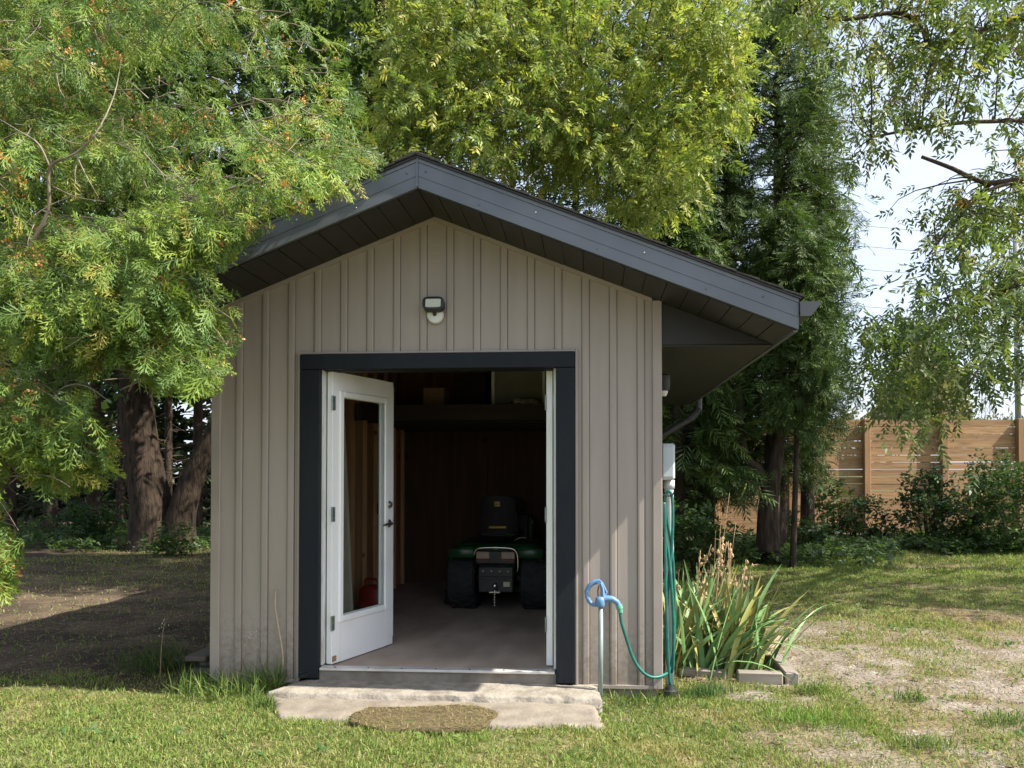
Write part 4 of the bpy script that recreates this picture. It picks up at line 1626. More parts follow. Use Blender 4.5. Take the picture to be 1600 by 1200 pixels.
# ---- the big cedar in front on the left
near = thing('cedar_tree', 'large sunlit cedar with drooping sprays and orange cones overhanging the left roof', 'tree', tuple(on_ground(-330, 1010, GZ)))
tx, ty = near.location.x, near.location.y
trunkp = densify([(tx, ty, GZ-.1), (tx+.05, ty+.05, 1.5), (tx-.03, ty+.02, 4), (tx+.05, ty, 7), (tx, ty, 10)])
mb = MB()
mb.tube([tuple(p) for p in trunkp], tapered(trunkp, .30, .06), n=16)
mb.build('trunk', M['bark'], near, smooth=True)
POLY_NEAR = [(-260, -160), (545, -160), (560, 0), (545, 120), (575, 180), (612, 245), (560, 300), (500, 322), (430, 340), (372, 392), (352, 430), (378, 480), (365, 560), (330, 615),
             (250, 612), (190, 560), (150, 590), (140, 650), (190, 700), (185, 745), (120, 770), (55, 765), (20, 705), (-10, 800), (35, 865), (22, 925), (-260, 960)]
tips, xy, dd = sample_poly(460, POLY_NEAR, 4.5, 6.6)
over = (xy[:, 0] > 320) & (xy[:, 1] > 250)
for i in np.where(over)[0]:
    d = RNG.uniform(4.2, 4.75)
    tips[i] = at(xy[i, 0], xy[i, 1], d)
# extra small tips low on the left and along the lower fringe
for pl_, nn_ in (([(55, 660), (150, 650), (190, 705), (180, 750), (110, 768), (50, 745)], 16), ([(-60, 850), (25, 860), (35, 900), (20, 930), (-60, 940)], 10), ([(-60, 600), (190, 610), (120, 700), (40, 690), (10, 830), (-60, 850)], 26), ([(-60, 760), (20, 800), (45, 860), (20, 930), (-60, 940)], 16), ([(230, 560), (330, 520), (365, 540), (330, 612), (260, 605)], 12), ([(60, 400), (330, 330), (350, 440), (340, 500), (80, 540)], 62), ([(330, 340), (420, 320), (400, 370), (352, 420)], 10)):
    e_, _, _ = sample_poly(nn_, pl_, 4.3, 4.8)
    tips = np.concatenate([tips, e_])
fringe = [(60, 720), (100, 745), (140, 735), (160, 715), (20, 700), (10, 890), (-20, 900), (20, 870), (300, 590), (330, 570), (355, 540), (365, 500), (360, 470), (250, 600), (210, 590), (600, 245), (560, 280), (520, 300), (470, 315), (430, 335), (395, 365)]
ft = np.array([at(x, y, RNG.uniform(4.3, 4.8) if x > 320 else RNG.uniform(4.4, 5.2)) for x, y in fringe])
tips = np.concatenate([tips, ft])
gap = vnoise(tips[:, 0]*3.0+tips[:, 1]*1.9, tips[:, 2]*3.0-tips[:, 1]*1.2, 141, 3)
tips = np.concatenate([tips[:-150][gap[:-150] > .44], tips[-150:]])
paths, SP, SDr, SN = [], [], [], []
for tpnt in tips:
    base_z = max(.9, tpnt[2]+RNG.uniform(.0, .7))
    ang = RNG.uniform(-.25, .25)
    start = np.array([tx, ty, base_z])
    Lb = np.linalg.norm(tpnt-start)
    st = start+(tpnt-start)*max(0, 1-RNG.uniform(.6, 1.1)/Lb)
    pts = bend(st, tpnt, sag=RNG.uniform(.06, .2), wob=.10, n=7)
    pts = [p for p in pts if not shed_mask(np.array([p]), .03)[0]]
    if len(pts) < 3:
        continue
    paths.append(([tuple(p) for p in pts], [.0055*(1-.75*i/len(pts)) for i in range(len(pts))]))
    P = np.array(pts)
    dirb = unit((P[-1]-P[0])[None])[0]
    side = unit(np.cross(dirb, [0, 0, 1])[None])[0]
    for t in np.linspace(.15, 1.0, 8):
        i = min(int(t*(len(P)-1)), len(P)-2)
        f_ = t*(len(P)-1)-i
        b = P[i]*(1-f_)+P[i+1]*f_
        for sg in ((-1, 1) if t < .97 else (0,)):
            tl = RNG.uniform(.14, .36)*(1-.35*t)
            tdir = unit((dirb*.75+side*sg*RNG.uniform(.5, 1.0)+np.array([0, 0, RNG.uniform(-1.0, .25)]))[None])[0]
            for u in (.4, 1.0):
                p = b+tdir*tl*u+np.array([0, 0, -.05*u*u])
                SP.append(p+RNG.normal(0, .012, 3))
                SDr.append(tdir+RNG.normal(0, .48, 3)+np.array([0, 0, -.5]))
                SN.append(np.array([.25, -.35, .7])+RNG.normal(0, .6, 3))
SP, SDr, SN = np.array(SP), unit(np.array(SDr)), np.array(SN)
S = RNG.uniform(.08, .17, len(SP))
ok = ~shed_mask(SP, .02) & ~shed_mask(SP+SDr*S[:, None], .01)
pr = project(SP+SDr*S[:, None]*.8)
allow = in_poly(pr[:, 0], pr[:, 1], POLY_NEAR) 
ok &= allow & (pr[:, 2] > 3.0)
SP, SDr, SN, S = SP[ok], SDr[ok], SN[ok], S[ok]
print('near cedar sprays', len(SP))
cvar = vnoise(SP[:, 0]*2.2+SP[:, 1]*1.3, SP[:, 2]*2.2, 41)
C = palette(len(SP), [(.15, .23, .035), (.20, .27, .042), (.11, .19, .038), (.30, .28, .055), (.09, .16, .038)], [4, 3.4, 4.2, .9, 2.4])
C = C*(.62+.72*cvar[:, None])
leaves_mesh('foliage', SP, SDr, SN, S, C, T_CEDAR, M['cedar'], near)
tubes_mesh('branches', paths, M['twig'], near, n=5, kind='stuff')
# bare forked limbs that show in front
for P, r in ((((40, 395, 4.6), (75, 330, 4.55), (78, 262, 4.5), (118, 240, 4.45), (150, 208, 4.4), (178, 150, 4.5), (190, 90, 4.7)), .014),
             (((78, 262, 4.5), (60, 225, 4.5), (30, 205, 4.6), (-10, 180, 4.7)), .008),
             (((84, 292, 4.52), (120, 308, 4.45), (165, 315, 4.4)), .006), (((118, 240, 4.45), (135, 275, 4.4), (155, 310, 4.4)), .006),
             (((-20, 580, 6.2), (80, 578, 5.9), (130, 548, 5.7), (190, 530, 5.6)), .020), (((125, 552, 5.7), (150, 575, 5.6), (185, 588, 5.5)), .009),
             (((85, 575, 5.9), (88, 520, 5.8), (110, 500, 5.7), (140, 490, 5.7)), .010), (((190, 530, 5.6), (198, 560, 5.55), (200, 580, 5.5)), .007),
             (((345, 300, 4.5), (385, 285, 4.45), (430, 255, 4.4), (470, 215, 4.5)), .010), (((300, 345, 4.6), (345, 300, 4.5)), .013),
             (((70, 600, 5.2), (78, 660, 5.1), (80, 700, 5.1)), .007), (((100, 590, 5.3), (108, 640, 5.2), (115, 690, 5.1)), .007)):
    pts = smooth_path([tuple(at(*q)) for q in P], 4)
    mb = MB()
    mb.tube(pts, [r*.8*(1-.85*i/(len(pts)-1)) for i in range(len(pts))], n=7)
    mb.build('bare_limb', M['twig'], near, smooth=True)
# fine dead twigs showing pale among the sprays
dt_, xy_, _ = sample_poly(90, [(0, 20), (500, 20), (510, 190), (300, 300), (280, 520), (60, 540), (0, 500)], 4.35, 4.8)
dp_ = []
for q in dt_:
    if shed_mask(q[None], .1)[0]:
        continue
    e = q+np.array([RNG.normal(.05, .12), RNG.normal(-.02, .06), RNG.normal(-.06, .10)])
    pts = bend(q, e, wob=.15, n=5)
    dp_.append(([tuple(p) for p in pts], [.0032, .0028, .0022, .0016, .001]))
    m_ = pts[2]
    dp_.append(([tuple(p) for p in bend(m_, m_+RNG.normal(0, .06, 3), wob=.15, n=4)], [.0020, .0016, .0012, .0008]))
tubes_mesh('dead_twigs', dp_, M['twig'], near, n=4, kind='stuff')
# cone clusters
k = RNG.choice(len(SP), 3600)
cl = vnoise(SP[k, 0]*3, SP[k, 2]*3+SP[k, 1], 66)
k = k[cl > .56]
CP = np.repeat(SP[k]+SDr[k]*S[k][:, None]*.8, 9, 0)+RNG.normal(0, .018, (len(k)*9, 3))
n = len(CP)
leaves_mesh('cone_clusters', CP, RNG.normal(0, 1, (n, 3)), RNG.normal(0, 1, (n, 3)), RNG.uniform(.020, .034, n),
            palette(n, [(.52, .25, .08), (.62, .36, .14), (.42, .17, .07)], [3, 2, 1]), [template_leaves(3, 9, .45)], M['cedar'], near, kind='stuff')


# ---- broadleaf trees built from limbs, twigs and compound leaves
def broadleaf(root, limbs, poly, d0, d1, nclump, per, temps, size, cols, wts, spread=.30, bark=M['twig_dark'], droop=.5, mat=None, thin=None, lo_limb=.06, power=1.0, spec_clumps=None):
    dens = [densify(p) for p, _ in limbs]
    for (p, r), dn in zip(limbs, dens):
        mb = MB()
        mb.tube([tuple(q) for q in dn], tapered(dn, r, r*.35), n=8)
        mb.build('limb', bark, root, smooth=True)
    P, xy, dd = sample_poly(nclump, poly, d0, d1, power)
    if spec_clumps is not None:
        P = np.concatenate([P, spec_clumps])
    if thin is not None:
        v = vnoise(P[:, 0]*thin[0]+P[:, 1]*.6, P[:, 2]*thin[0], thin[2])
        P = P[v > thin[1]]
    P = P[~shed_mask(P, .3)]
    near_p = nearest_on(dens, P)
    twigs = []
    LP, LD, LN = [], [], []
    for p, b in zip(P, near_p):
        v = p-b
        Lv = np.linalg.norm(v)
        if Lv > 1.6:
            b = p-v/Lv*RNG.uniform(.5, 1.1)
        pts = bend(b, p, sag=RNG.uniform(0, .2), wob=.2, n=6)
        pts = [tuple(q) for q in pts]
        twigs.append((pts, [.010, .008, .006, .005, .004, .002]))
        dirv = unit((p-b)[None]+1e-6)[0]
        m = per
        u = RNG.uniform(.35, 1.05, m)
        base = b+(p-b)*u[:, None]
        o = RNG.normal(0, 1, (m, 3))
        dv = unit(dirv*.5+o*.9+np.array([0, 0, -droop]))
        LP.append(base+unit(o)*RNG.uniform(0, spread, (m, 1)))
        LD.append(dv)
        LN.append(np.array([0, 0, 1.])+RNG.normal(0, .55, (m, 3)))
    LP, LD, LN = np.concatenate(LP), np.concatenate(LD), np.concatenate(LN)
    ok = ~shed_mask(LP, .12)
    LP, LD, LN = LP[ok], LD[ok], LN[ok]
    Sz = RNG.uniform(size[0], size[1], len(LP))
    C = palette(len(LP), cols, wts)
    cv = vnoise(LP[:, 0]*1.1+LP[:, 1]*.7, LP[:, 2]*1.1, 91)
    C = C*(.75+.5*cv[:, None])
    leaves_mesh('foliage', LP, LD, LN, Sz, C, temps, mat or M['leaf'], root)
    tubes_mesh('twigs', twigs, bark, root, n=4, kind='stuff')
    print(root.name, 'leaves', len(LP))


def limb(*pts):
    return [tuple(at(*q)) for q in pts]


ash = thing('ash_tree', 'bright yellow green ash tree spreading above and behind the shed roof', 'tree', tuple(on_ground(583, 846, GZ)))
b = ash.location
tk = densify([(b.x, b.y, GZ-.1), tuple(at(583, 560, 14.2)), tuple(at(585, 330, 13.4)), tuple(at(588, 180, 13.0)), tuple(at(600, 60, 12.8)), tuple(at(620, -120, 12.6))])
mb = MB(); mb.tube([tuple(p) for p in tk], tapered(tk, .36, .13), n=14); mb.build('trunk', M['bark_dark'], ash, smooth=True)
limbs = [(limb((590, 190, 13), (610, 195, 12.4), (640, 220, 11.8), (660, 240, 11.4)), .075),
         (limb((586, 330, 13.4), (620, 205, 12.2), (680, 192, 11.6), (735, 175, 11.2), (790, 150, 10.9), (850, 145, 10.7), (900, 155, 10.5)), .085),
         (limb((592, 130, 12.9), (650, 60, 12.2), (715, 62, 11.6), (750, 70, 11.4), (820, 92, 11.0), (885, 108, 10.7)), .10),
         (limb((735, 190, 11.3), (800, 196, 11.2), (860, 185, 11.2), (960, 190, 11.3), (1050, 160, 11.5)), .05),
         (limb((600, 60, 12.8), (700, -20, 12.2), (850, -40, 11.8), (1000, -10, 11.6), (1120, 50, 11.6)), .08),
         (limb((885, 108, 10.7), (980, 90, 10.9), (1080, 100, 11.0), (1150, 130, 11.2)), .045),
         (limb((900, 155, 10.5), (960, 230, 10.6), (1010, 290, 10.7), (1060, 320, 10.9)), .035),
         (limb((600, 40, 12.8), (640, -90, 12.6), (760, -160, 12.4), (900, -180, 12.3)), .07)]
POLY_ASH = [(545, -150), (1185, -150), (1178, 60), (1160, 140), (1165, 200), (1110, 250), (1085, 310), (1020, 360), (960, 345), (880, 320), (800, 275), (730, 262), (665, 235), (610, 250), (560, 250), (560, 130), (590, 40)]
ASHC = [(.27, .325, .07), (.36, .40, .085), (.19, .26, .06), (.45, .42, .09), (.13, .20, .05)]
broadleaf(ash, limbs, POLY_ASH, 9.0, 13.2, 1250, 16, T_ASH, (.13, .22), ASHC, [4, 2.8, 3.4, .7, 2.6], spread=.32, thin=(1.5, .43, 5), droop=.35, power=.9)

rt = thing('hackberry_tree', 'loose leafy tree with drooping thin leaves hanging in from the right edge', 'tree', tuple(on_ground(1980, 900, GZ)))
b = rt.location
dt = float(project(np.array([[b.x, b.y, b.z]]))[0, 2])
tk = densify([(b.x, b.y, GZ-.1), tuple(at(1960, 600, dt)), tuple(at(1930, 300, dt-.2)), tuple(at(1900, 0, dt-.3)), tuple(at(1850, -300, dt-.3))])
mb = MB(); mb.tube([tuple(p) for p in tk], tapered(tk, .26, .09), n=14); mb.build('trunk', M['bark_dark'], rt, smooth=True)
limbs = [(limb((1930, 300, dt), (1780, 290, 8.8), (1690, 295, 8.6), (1600, 282, 8.4), (1540, 285, 8.3), (1485, 262, 8.2), (1440, 245, 8.2)), .05),
         (limb((1600, 282, 8.4), (1540, 300, 8.2), (1490, 350, 8.1), (1450, 400, 8.1)), .022),
         (limb((1900, 30, dt), (1700, 10, 8.8), (1560, 40, 8.5), (1462, 75, 8.3), (1440, 40, 8.3), (1400, 20, 8.2), (1320, 30, 8.2), (1240, 20, 8.2)), .045),
         (limb((1780, 290, 8.8), (1640, 200, 8.2), (1540, 190, 7.9), (1440, 200, 7.9), (1360, 215, 7.9)), .032),
         (limb((1950, 450, dt), (1750, 400, 8.6), (1620, 430, 8.2), (1540, 470, 7.9), (1450, 520, 7.8), (1380, 560, 7.8)), .035),
         (limb((1620, 430, 8.2), (1580, 500, 7.9), (1540, 560, 7.8), (1500, 620, 7.7)), .018),
         (limb((1700, 10, 8.8), (1640, -60, 8.4), (1520, -90, 8.2), (1400, -80, 8.2)), .035)]
POLY_RT = [(1195, -120), (1760, -120), (1760, 690), (1610, 460), (1520, 430), (1440, 410), (1430, 380),
           (1395, 355), (1335, 330), (1310, 300), (1330, 230), (1290, 160), (1245, 120), (1205, 60)]
RTC = [(.15, .21, .05), (.21, .27, .058), (.10, .155, .042), (.30, .30, .06), (.36, .21, .06)]
broadleaf(rt, limbs, POLY_RT, 7.0, 9.8, 500, 11, T_ASH_THIN, (.14, .22), RTC, [4, 3, 3, 1.2, .3], spread=.28, thin=(1.5, .47, 15), droop=.9)
xtra, _, _ = sample_poly(120, [(1430, 430), (1620, 420), (1620, 600), (1560, 560), (1500, 610), (1440, 680), (1380, 610), (1345, 550), (1400, 480)], 6.8, 9.4)
xtra = xtra[vnoise(xtra[:, 0]*2.2, xtra[:, 2]*2.2+xtra[:, 1], 12) > .47]
n = len(xtra)
LP = np.repeat(xtra, 14, 0)+RNG.normal(0, .17, (n*14, 3))
leaves_mesh('foliage', LP, RNG.normal(0, 1, LP.shape)+np.array([0, 0, -.9]), np.array([0, 0, 1.])+RNG.normal(0, .5, LP.shape), RNG.uniform(.14, .22, len(LP)), palette(len(LP), [(.07, .115, .034), (.10, .15, .04), (.14, .18, .045)], [3, 2, 1]), T_ASH_THIN, M['leaf'], rt)  # low clump: backlit shade put into the darker leaf colours


# the rest of its crown, out of the picture to the right, shades the yard
n = 420
oc = np.stack([RNG.uniform(8.2, 15.5, n), RNG.uniform(2.6, 11.5, n), RNG.uniform(4.2, 9.0, n)], -1)
oc = oc[vnoise(oc[:, 0]*.9, oc[:, 1]*.9+oc[:, 2]*.5, 55) > .47]
po = project(oc)
oc = oc[po[:, 0] > 1650]
LP = np.repeat(oc, 14, 0)+RNG.normal(0, .30, (len(oc)*14, 3))
leaves_mesh('foliage', LP, RNG.normal(0, 1, LP.shape)+np.array([0, 0, -.7]), np.array([0, 0, 1.])+RNG.normal(0, .5, LP.shape), RNG.uniform(.26, .40, len(LP)), palette(len(LP), RTC[:3], [3, 2, 2]), T_BUSH, M['leaf'], rt)
limbs_o = [([tuple(at(1930, 300, dt)), (9.5, 4.5, 5.5), (11, 5.5, 6.6), (13, 6.5, 7.4)], .09), ([tuple(at(1920, 200, dt)), (10, 6.5, 6.5), (11.5, 9, 7.2)], .08), ([tuple(at(1925, 250, dt)), (10.5, 3.6, 6.0), (13, 3.5, 6.8)], .07)]
for p_o, r_o in limbs_o:
    dn = densify(p_o)
    mb = MB(); mb.tube([tuple(q) for q in dn], tapered(dn, r_o, r_o*.3), n=8); mb.build('limb', M['twig_dark'], rt, smooth=True)


# ---- cedars in a row behind the shed, and the darker trees behind on the left
def cedar(label, px, pyb, d, top, wid, cols, nspray, lean=0, lo=.10, group=None, temps=T_CEDAR_FAR, size=(.24, .44), name='cedar_tree', tr=.16, shape=.75, dead=0, k=1.5):
    base = at(px, pyb, d)
    base[2] = GZ
    topz = at(px, top, d)[2]
    H = topz-GZ
    r = thing(name, label, 'tree', tuple(base), group)
    tk = densify([(base[0], base[1], GZ-.1), (base[0]+lean*.3, base[1], GZ+H*.3), (base[0]+lean*.7, base[1]+.05, GZ+H*.65), (base[0]+lean, base[1], topz-.1)], 8)
    mb = MB(); mb.tube([tuple(p) for p in tk], tapered(tk, tr, .02), n=10); mb.build('trunk', M['bark_dark'], r, smooth=True)
    nb = int(nspray*k)//14
    h = lo+(1-lo)*RNG.uniform(0, 1, nb)**.9
    paths, P, D, NV = [], [], [], []
    for i in range(nb):
        a = RNG.uniform(math.pi*.95, 2.1*math.pi) if RNG.uniform() < .45 else RNG.uniform(0, 2*math.pi)
        rad = wid*(1-h[i])**shape*RNG.uniform(.55, 1.12)+.12
        rad *= .45+1.1*float(vnoise(np.array([a*1.6+px]), np.array([h[i]*9+px*.1]), 5, 2)[0])
        if h[i] < lo+.12:
            rad *= .75
        c0 = np.array([base[0]+lean*h[i], base[1], GZ+H*h[i]])
        dv = np.array([math.cos(a), math.sin(a), 0])
        tip = c0+dv*rad+np.array([0, 0, RNG.uniform(-.25, .22)*rad])
        pts = bend(c0, tip, sag=.06, wob=.05, n=4)
        paths.append(([tuple(q) for q in pts], [.018, .013, .009, .004]))
        u = RNG.uniform(.3, 1.0, 14)**.7
        p = c0+(tip-c0)*u[:, None]+RNG.normal(0, .10, (14, 3))
        P.append(p)
        D.append(dv+RNG.normal(0, .55, (14, 3))+np.array([0, 0, -.35]))
        NV.append(np.array([0, 0, 1.])+RNG.normal(0, .6, (14, 3)))
    for i in range(dead):
        a = RNG.uniform(0, 2*math.pi)
        z = GZ+RNG.uniform(.3, 3.2)
        c0 = np.array([base[0], base[1], z])
        tip = c0+np.array([math.cos(a), math.sin(a), RNG.uniform(-.35, .1)])*RNG.uniform(.6, 1.7)
        paths.append(([tuple(q) for q in bend(c0, tip, sag=.03, wob=.12, n=5)], [.016, .012, .009, .006, .003]))
    P, D, NV = np.concatenate(P), np.concatenate(D), np.concatenate(NV)
    ok = ~shed_mask(P, .35)
    P, D, NV = P[ok], D[ok], NV[ok]
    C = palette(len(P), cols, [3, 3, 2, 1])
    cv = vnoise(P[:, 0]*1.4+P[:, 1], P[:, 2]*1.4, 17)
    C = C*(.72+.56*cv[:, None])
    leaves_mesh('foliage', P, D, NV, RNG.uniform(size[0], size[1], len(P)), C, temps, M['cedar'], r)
    tubes_mesh('branches', paths, M['twig_dark'], r, n=4, kind='stuff')
    return r


CD = [(.066, .115, .030), (.085, .138, .034), (.050, .092, .026), (.125, .18, .042)]
G1 = 'tall cedars in a row behind the shed'
cedar('tallest dark cedar, its top in the sky between the ash and the right tree', 1215, 850, 14.5, 0, 1.5, CD, 3400, lean=.05, lo=.14, group=G1, shape=.32, tr=.19, size=(.15, .29), k=2.3)
cedar('slender dark cedar rising directly behind the right end of the roof', 1105, 850, 14.2, 70, 1.35, CD, 2600, lean=-.05, lo=.12, group=G1, shape=.45, size=(.15, .29), k=2.3)
cedar('leaning cedar with a crooked low trunk in front of the fence end', 1200, 852, 13.2, 330, 1.25, CD, 1500, lean=.25, lo=.40, group=G1, tr=.20, shape=.7, size=(.15, .29), k=2.3)
cedar('small thin trunked cedar standing nearest the fence boards', 1238, 850, 12.6, 380, 1.0, CD, 900, lean=.2, lo=.42, group=G1, tr=.055, shape=.7, size=(.15, .29), k=2.3)
cedar('dark cedar hidden low behind the right wall of the shed', 1060, 852, 13.4, 250, 1.25, CD, 1700, lo=.05, group=G1)
cedar('dark cedar behind the ash, right of the roof peak', 900, 850, 17.0, -60, 2.0, CD, 1800, lo=.3, group=G1, shape=.6, temps=T_DARK)
cedar('dark cedar behind the ash trunk, above the roof peak', 700, 850, 17.5, -120, 2.1, CD, 1800, lo=.3, group=G1, shape=.6, temps=T_DARK)
cedar('dark cedar behind the left slope of the roof', 520, 850, 16.5, -160, 1.9, CD, 2200, lo=.2, group=G1, shape=.6, temps=T_DARK)
cedar('dark cedar filling the gap between the shed wall and the crooked trunk', 1100, 850, 15.6, 120, 1.2, CD, 1600, lo=.16, group=G1, shape=.5, temps=T_DARK)
cedar('dense low cedar close behind the downspout', 1020, 852, 15.0, 200, 1.6, CD, 1600, lo=.03, group=G1, shape=.5, temps=T_DARK)
cedar('dark cedar right of the tallest one, its flank against the sky', 1262, 850, 15.6, 130, .95, CD, 1300, lo=.42, group=G1, shape=.45, temps=T_DARK)
cedar('dark cedar behind the ash crown, left of the roof peak', 610, 850, 18.5, -140, 2.2, CD, 1600, lo=.3, group=G1, shape=.5, temps=T_DARK)
cedar('dark cedar behind the ash crown, above the right roof slope', 800, 850, 18.5, -100, 2.3, CD, 1800, lo=.3, group=G1, shape=.5, temps=T_DARK)
cedar('dark cedar behind the ash crown, near its right edge', 1000, 850, 17.0, -60, 2.0, CD, 1700, lo=.2, group=G1, shape=.5, temps=T_DARK)
# forked low trunk of the crooked cedar
lc = at(1200, 850, 13.2)
ck = thing('forked_trunk', 'crooked forked bare trunk under the cedars left of the fence', 'tree trunk', (lc[0]-.1, lc[1]-.25, GZ))
mb = MB(); mb.tube(smooth_path([tuple(at(1197, 852, 12.9)), tuple(at(1195, 790, 12.9)), tuple(at(1205, 745, 12.9)), tuple(at(1215, 700, 12.9)), tuple(at(1212, 640, 12.9))]), [.17]*4+[.14]*6+[.11]*7, n=12) if False else None
pts = smooth_path([tuple(at(1200, 862, 12.9)), tuple(at(1200, 795, 12.9)), tuple(at(1208, 745, 12.9)), tuple(at(1216, 690, 12.9)), tuple(at(1214, 610, 12.9))])
mb.tube(pts, tapered(pts, .20, .07), n=12); mb.build('stem', M['bark_dark'], ck, smooth=True)
pts = smooth_path([tuple(at(1200, 770, 12.9)), tuple(at(1186, 735, 12.85)), tuple(at(1166, 715, 12.8)), tuple(at(1158, 670, 12.8)), tuple(at(1155, 600, 12.8))])
mb = MB(); mb.tube(pts, tapered(pts, .09, .05), n=10); mb.build('stem', M['bark_dark'], ck, smooth=True)

# the big double trunk on the left
dtq = on_ground(255, 858, GZ)
dbl = thing('maple_tree', 'old tree with thick forked trunk standing left of the shed under the cedars', 'tree', tuple(dtq))
DD = float(project(np.array([dtq]))[0, 2])


def trunk_mesh(name, pts, r0, r1, flare=.0, n=20, seed=0):
    pts = smooth_path([tuple(p) for p in pts], 7)
    vs, fs = [], []
    m = len(pts)
    for i, p in enumerate(pts):
        t = i/(m-1)
        r = r0+(r1-r0)*t+flare*math.exp(-t*9)
        for k in range(n):
            a = 2*math.pi*k/n
            w_ = 1+.10*(float(vnoise(np.array([a*2.2+seed]), np.array([i*.25]), 4)[0])-.5)*2+.05*math.sin(a*5+i*.2)*math.exp(-t*4)
            vs.append((p.x+math.cos(a)*r*w_, p.y+math.sin(a)*r*w_, p.z))
    for i in range(m-1):
        for k in range(n):
            k2 = (k+1) % n
            fs.append((i*n+k, i*n+k2, (i+1)*n+k2, (i+1)*n+k))
    mb = MB(); mb.add(vs, fs)
    return mb.build(name, M['bark'], dbl, smooth=True)


trunk_mesh('trunk', [at(240, 872, DD), at(238, 800, DD), at(224, 720, DD), at(214, 640, DD), at(212, 520, DD), at(225, 330, DD), at(250, 100, DD)], .42, .20, .14, seed=1)
trunk_mesh('trunk', [at(285, 872, DD-.1), at(280, 820, DD-.1), at(300, 750, DD-.1), at(335, 680, DD-.1), at(385, 590, DD), at(450, 420, DD), at(520, 200, DD)], .29, .15, .12, seed=6)
mp, _, _ = sample_poly(800, [(-160, -160), (640, -160), (640, 230), (420, 300), (330, 560), (180, 560), (60, 540), (-160, 500)], DD-4.2, DD+1.8)
mp = mp[~shed_mask(mp, .4)]
LP = np.repeat(mp, 12, 0)+RNG.normal(0, .35, (len(mp)*12, 3))
leaves_mesh('foliage', LP, RNG.normal(0, 1, LP.shape)+np.array([0, 0, -.4]), np.array([0, 0, 1.])+RNG.normal(0, .5, LP.shape), RNG.uniform(.25, .42, len(LP)), palette(len(LP), [(.06, .105, .026), (.08, .125, .03), (.045, .08, .022)], [1, 1, 1]), T_BUSH, M['leaf'], dbl)

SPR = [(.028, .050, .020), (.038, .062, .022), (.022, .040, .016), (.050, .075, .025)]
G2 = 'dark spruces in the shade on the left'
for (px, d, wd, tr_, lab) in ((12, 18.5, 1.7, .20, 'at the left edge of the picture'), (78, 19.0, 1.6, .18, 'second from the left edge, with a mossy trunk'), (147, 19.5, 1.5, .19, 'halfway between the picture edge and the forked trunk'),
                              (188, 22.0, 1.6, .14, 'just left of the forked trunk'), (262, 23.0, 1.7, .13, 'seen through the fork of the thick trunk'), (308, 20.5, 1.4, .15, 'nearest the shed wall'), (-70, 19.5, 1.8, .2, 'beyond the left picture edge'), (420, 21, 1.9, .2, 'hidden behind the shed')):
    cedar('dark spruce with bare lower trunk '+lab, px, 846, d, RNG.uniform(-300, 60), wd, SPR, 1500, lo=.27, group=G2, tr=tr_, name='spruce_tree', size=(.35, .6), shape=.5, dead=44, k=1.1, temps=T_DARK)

# woodland beyond, one mass
P, xy, dd = sample_poly(7500, [(-120, 380), (1130, 380), (1130, 846), (-120, 846)], 25, 34)
v = vnoise(P[:, 0]*.55, P[:, 2]*.7+P[:, 1]*.2, 19)
k = (v > .31)
P = P[k]
P[:, 2] = np.maximum(P[:, 2], GZ+.1)
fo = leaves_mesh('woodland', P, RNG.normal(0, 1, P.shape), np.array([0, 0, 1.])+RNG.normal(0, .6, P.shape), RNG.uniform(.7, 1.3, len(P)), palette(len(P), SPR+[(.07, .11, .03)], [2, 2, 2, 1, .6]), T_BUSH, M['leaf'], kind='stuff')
tag(fo, 'distant woodland filling the gaps behind the trees on the left', 'woodland')

# pale tree beyond the fence
pt = thing('willow_tree', 'pale olive tree with fine feathery crown beyond the fence', 'tree', tuple(at(1445, 742, 42)*np.array([1, 1, 0])+np.array([0, 0, GZ])))
mb = MB(); tk = densify([tuple(pt.location), tuple(at(1447, 660, 42)), tuple(at(1450, 600, 42)), tuple(at(1448, 555, 42))]); mb.tube([tuple(q) for q in tk], tapered(tk, .3, .06), n=10); mb.build('trunk', M['bark_dark'], pt, smooth=True)
P, xy, dd = sample_poly(1500, [(1370, 700), (1372, 630), (1395, 590), (1420, 555), (1450, 535), (1475, 560), (1500, 600), (1515, 640), (1520, 700)], 39, 44)
leaves_mesh('foliage', P, RNG.normal(0, .5, P.shape)+np.array([0, 0, .5]), RNG.normal(0, 1, P.shape), RNG.uniform(.5, .9, len(P)), palette(len(P), [(.17, .165, .085), (.13, .14, .065), (.22, .20, .12)], [2, 2, 1]), T_BUSH, M['leaf'], pt)
for (px, d, pw, ph, lab) in ((1335, 50, 60, 640, 'small bush like tree poking above the fence left of the pale tree'), (1560, 60, 60, 645, 'low bare bush above the fence near the utility pole')):
    q = at(px, 742, d)
    t_ = thing('far_bush', lab, 'bush', (q[0], q[1], GZ))
    P, xy, dd = sample_poly(320, [(px-pw, 720), (px-pw*.7, ph+14), (px, ph), (px+pw*.6, ph+10), (px+pw, 720)], d-1, d+1)
    leaves_mesh('foliage', P, RNG.normal(0, .5, P.shape)+np.array([0, 0, .4]), RNG.normal(0, 1, P.shape), RNG.uniform(.4, .7, len(P)), palette(len(P), [(.10, .11, .05), (.13, .12, .07)], [1, 1]), T_BUSH, M['leaf'], t_)


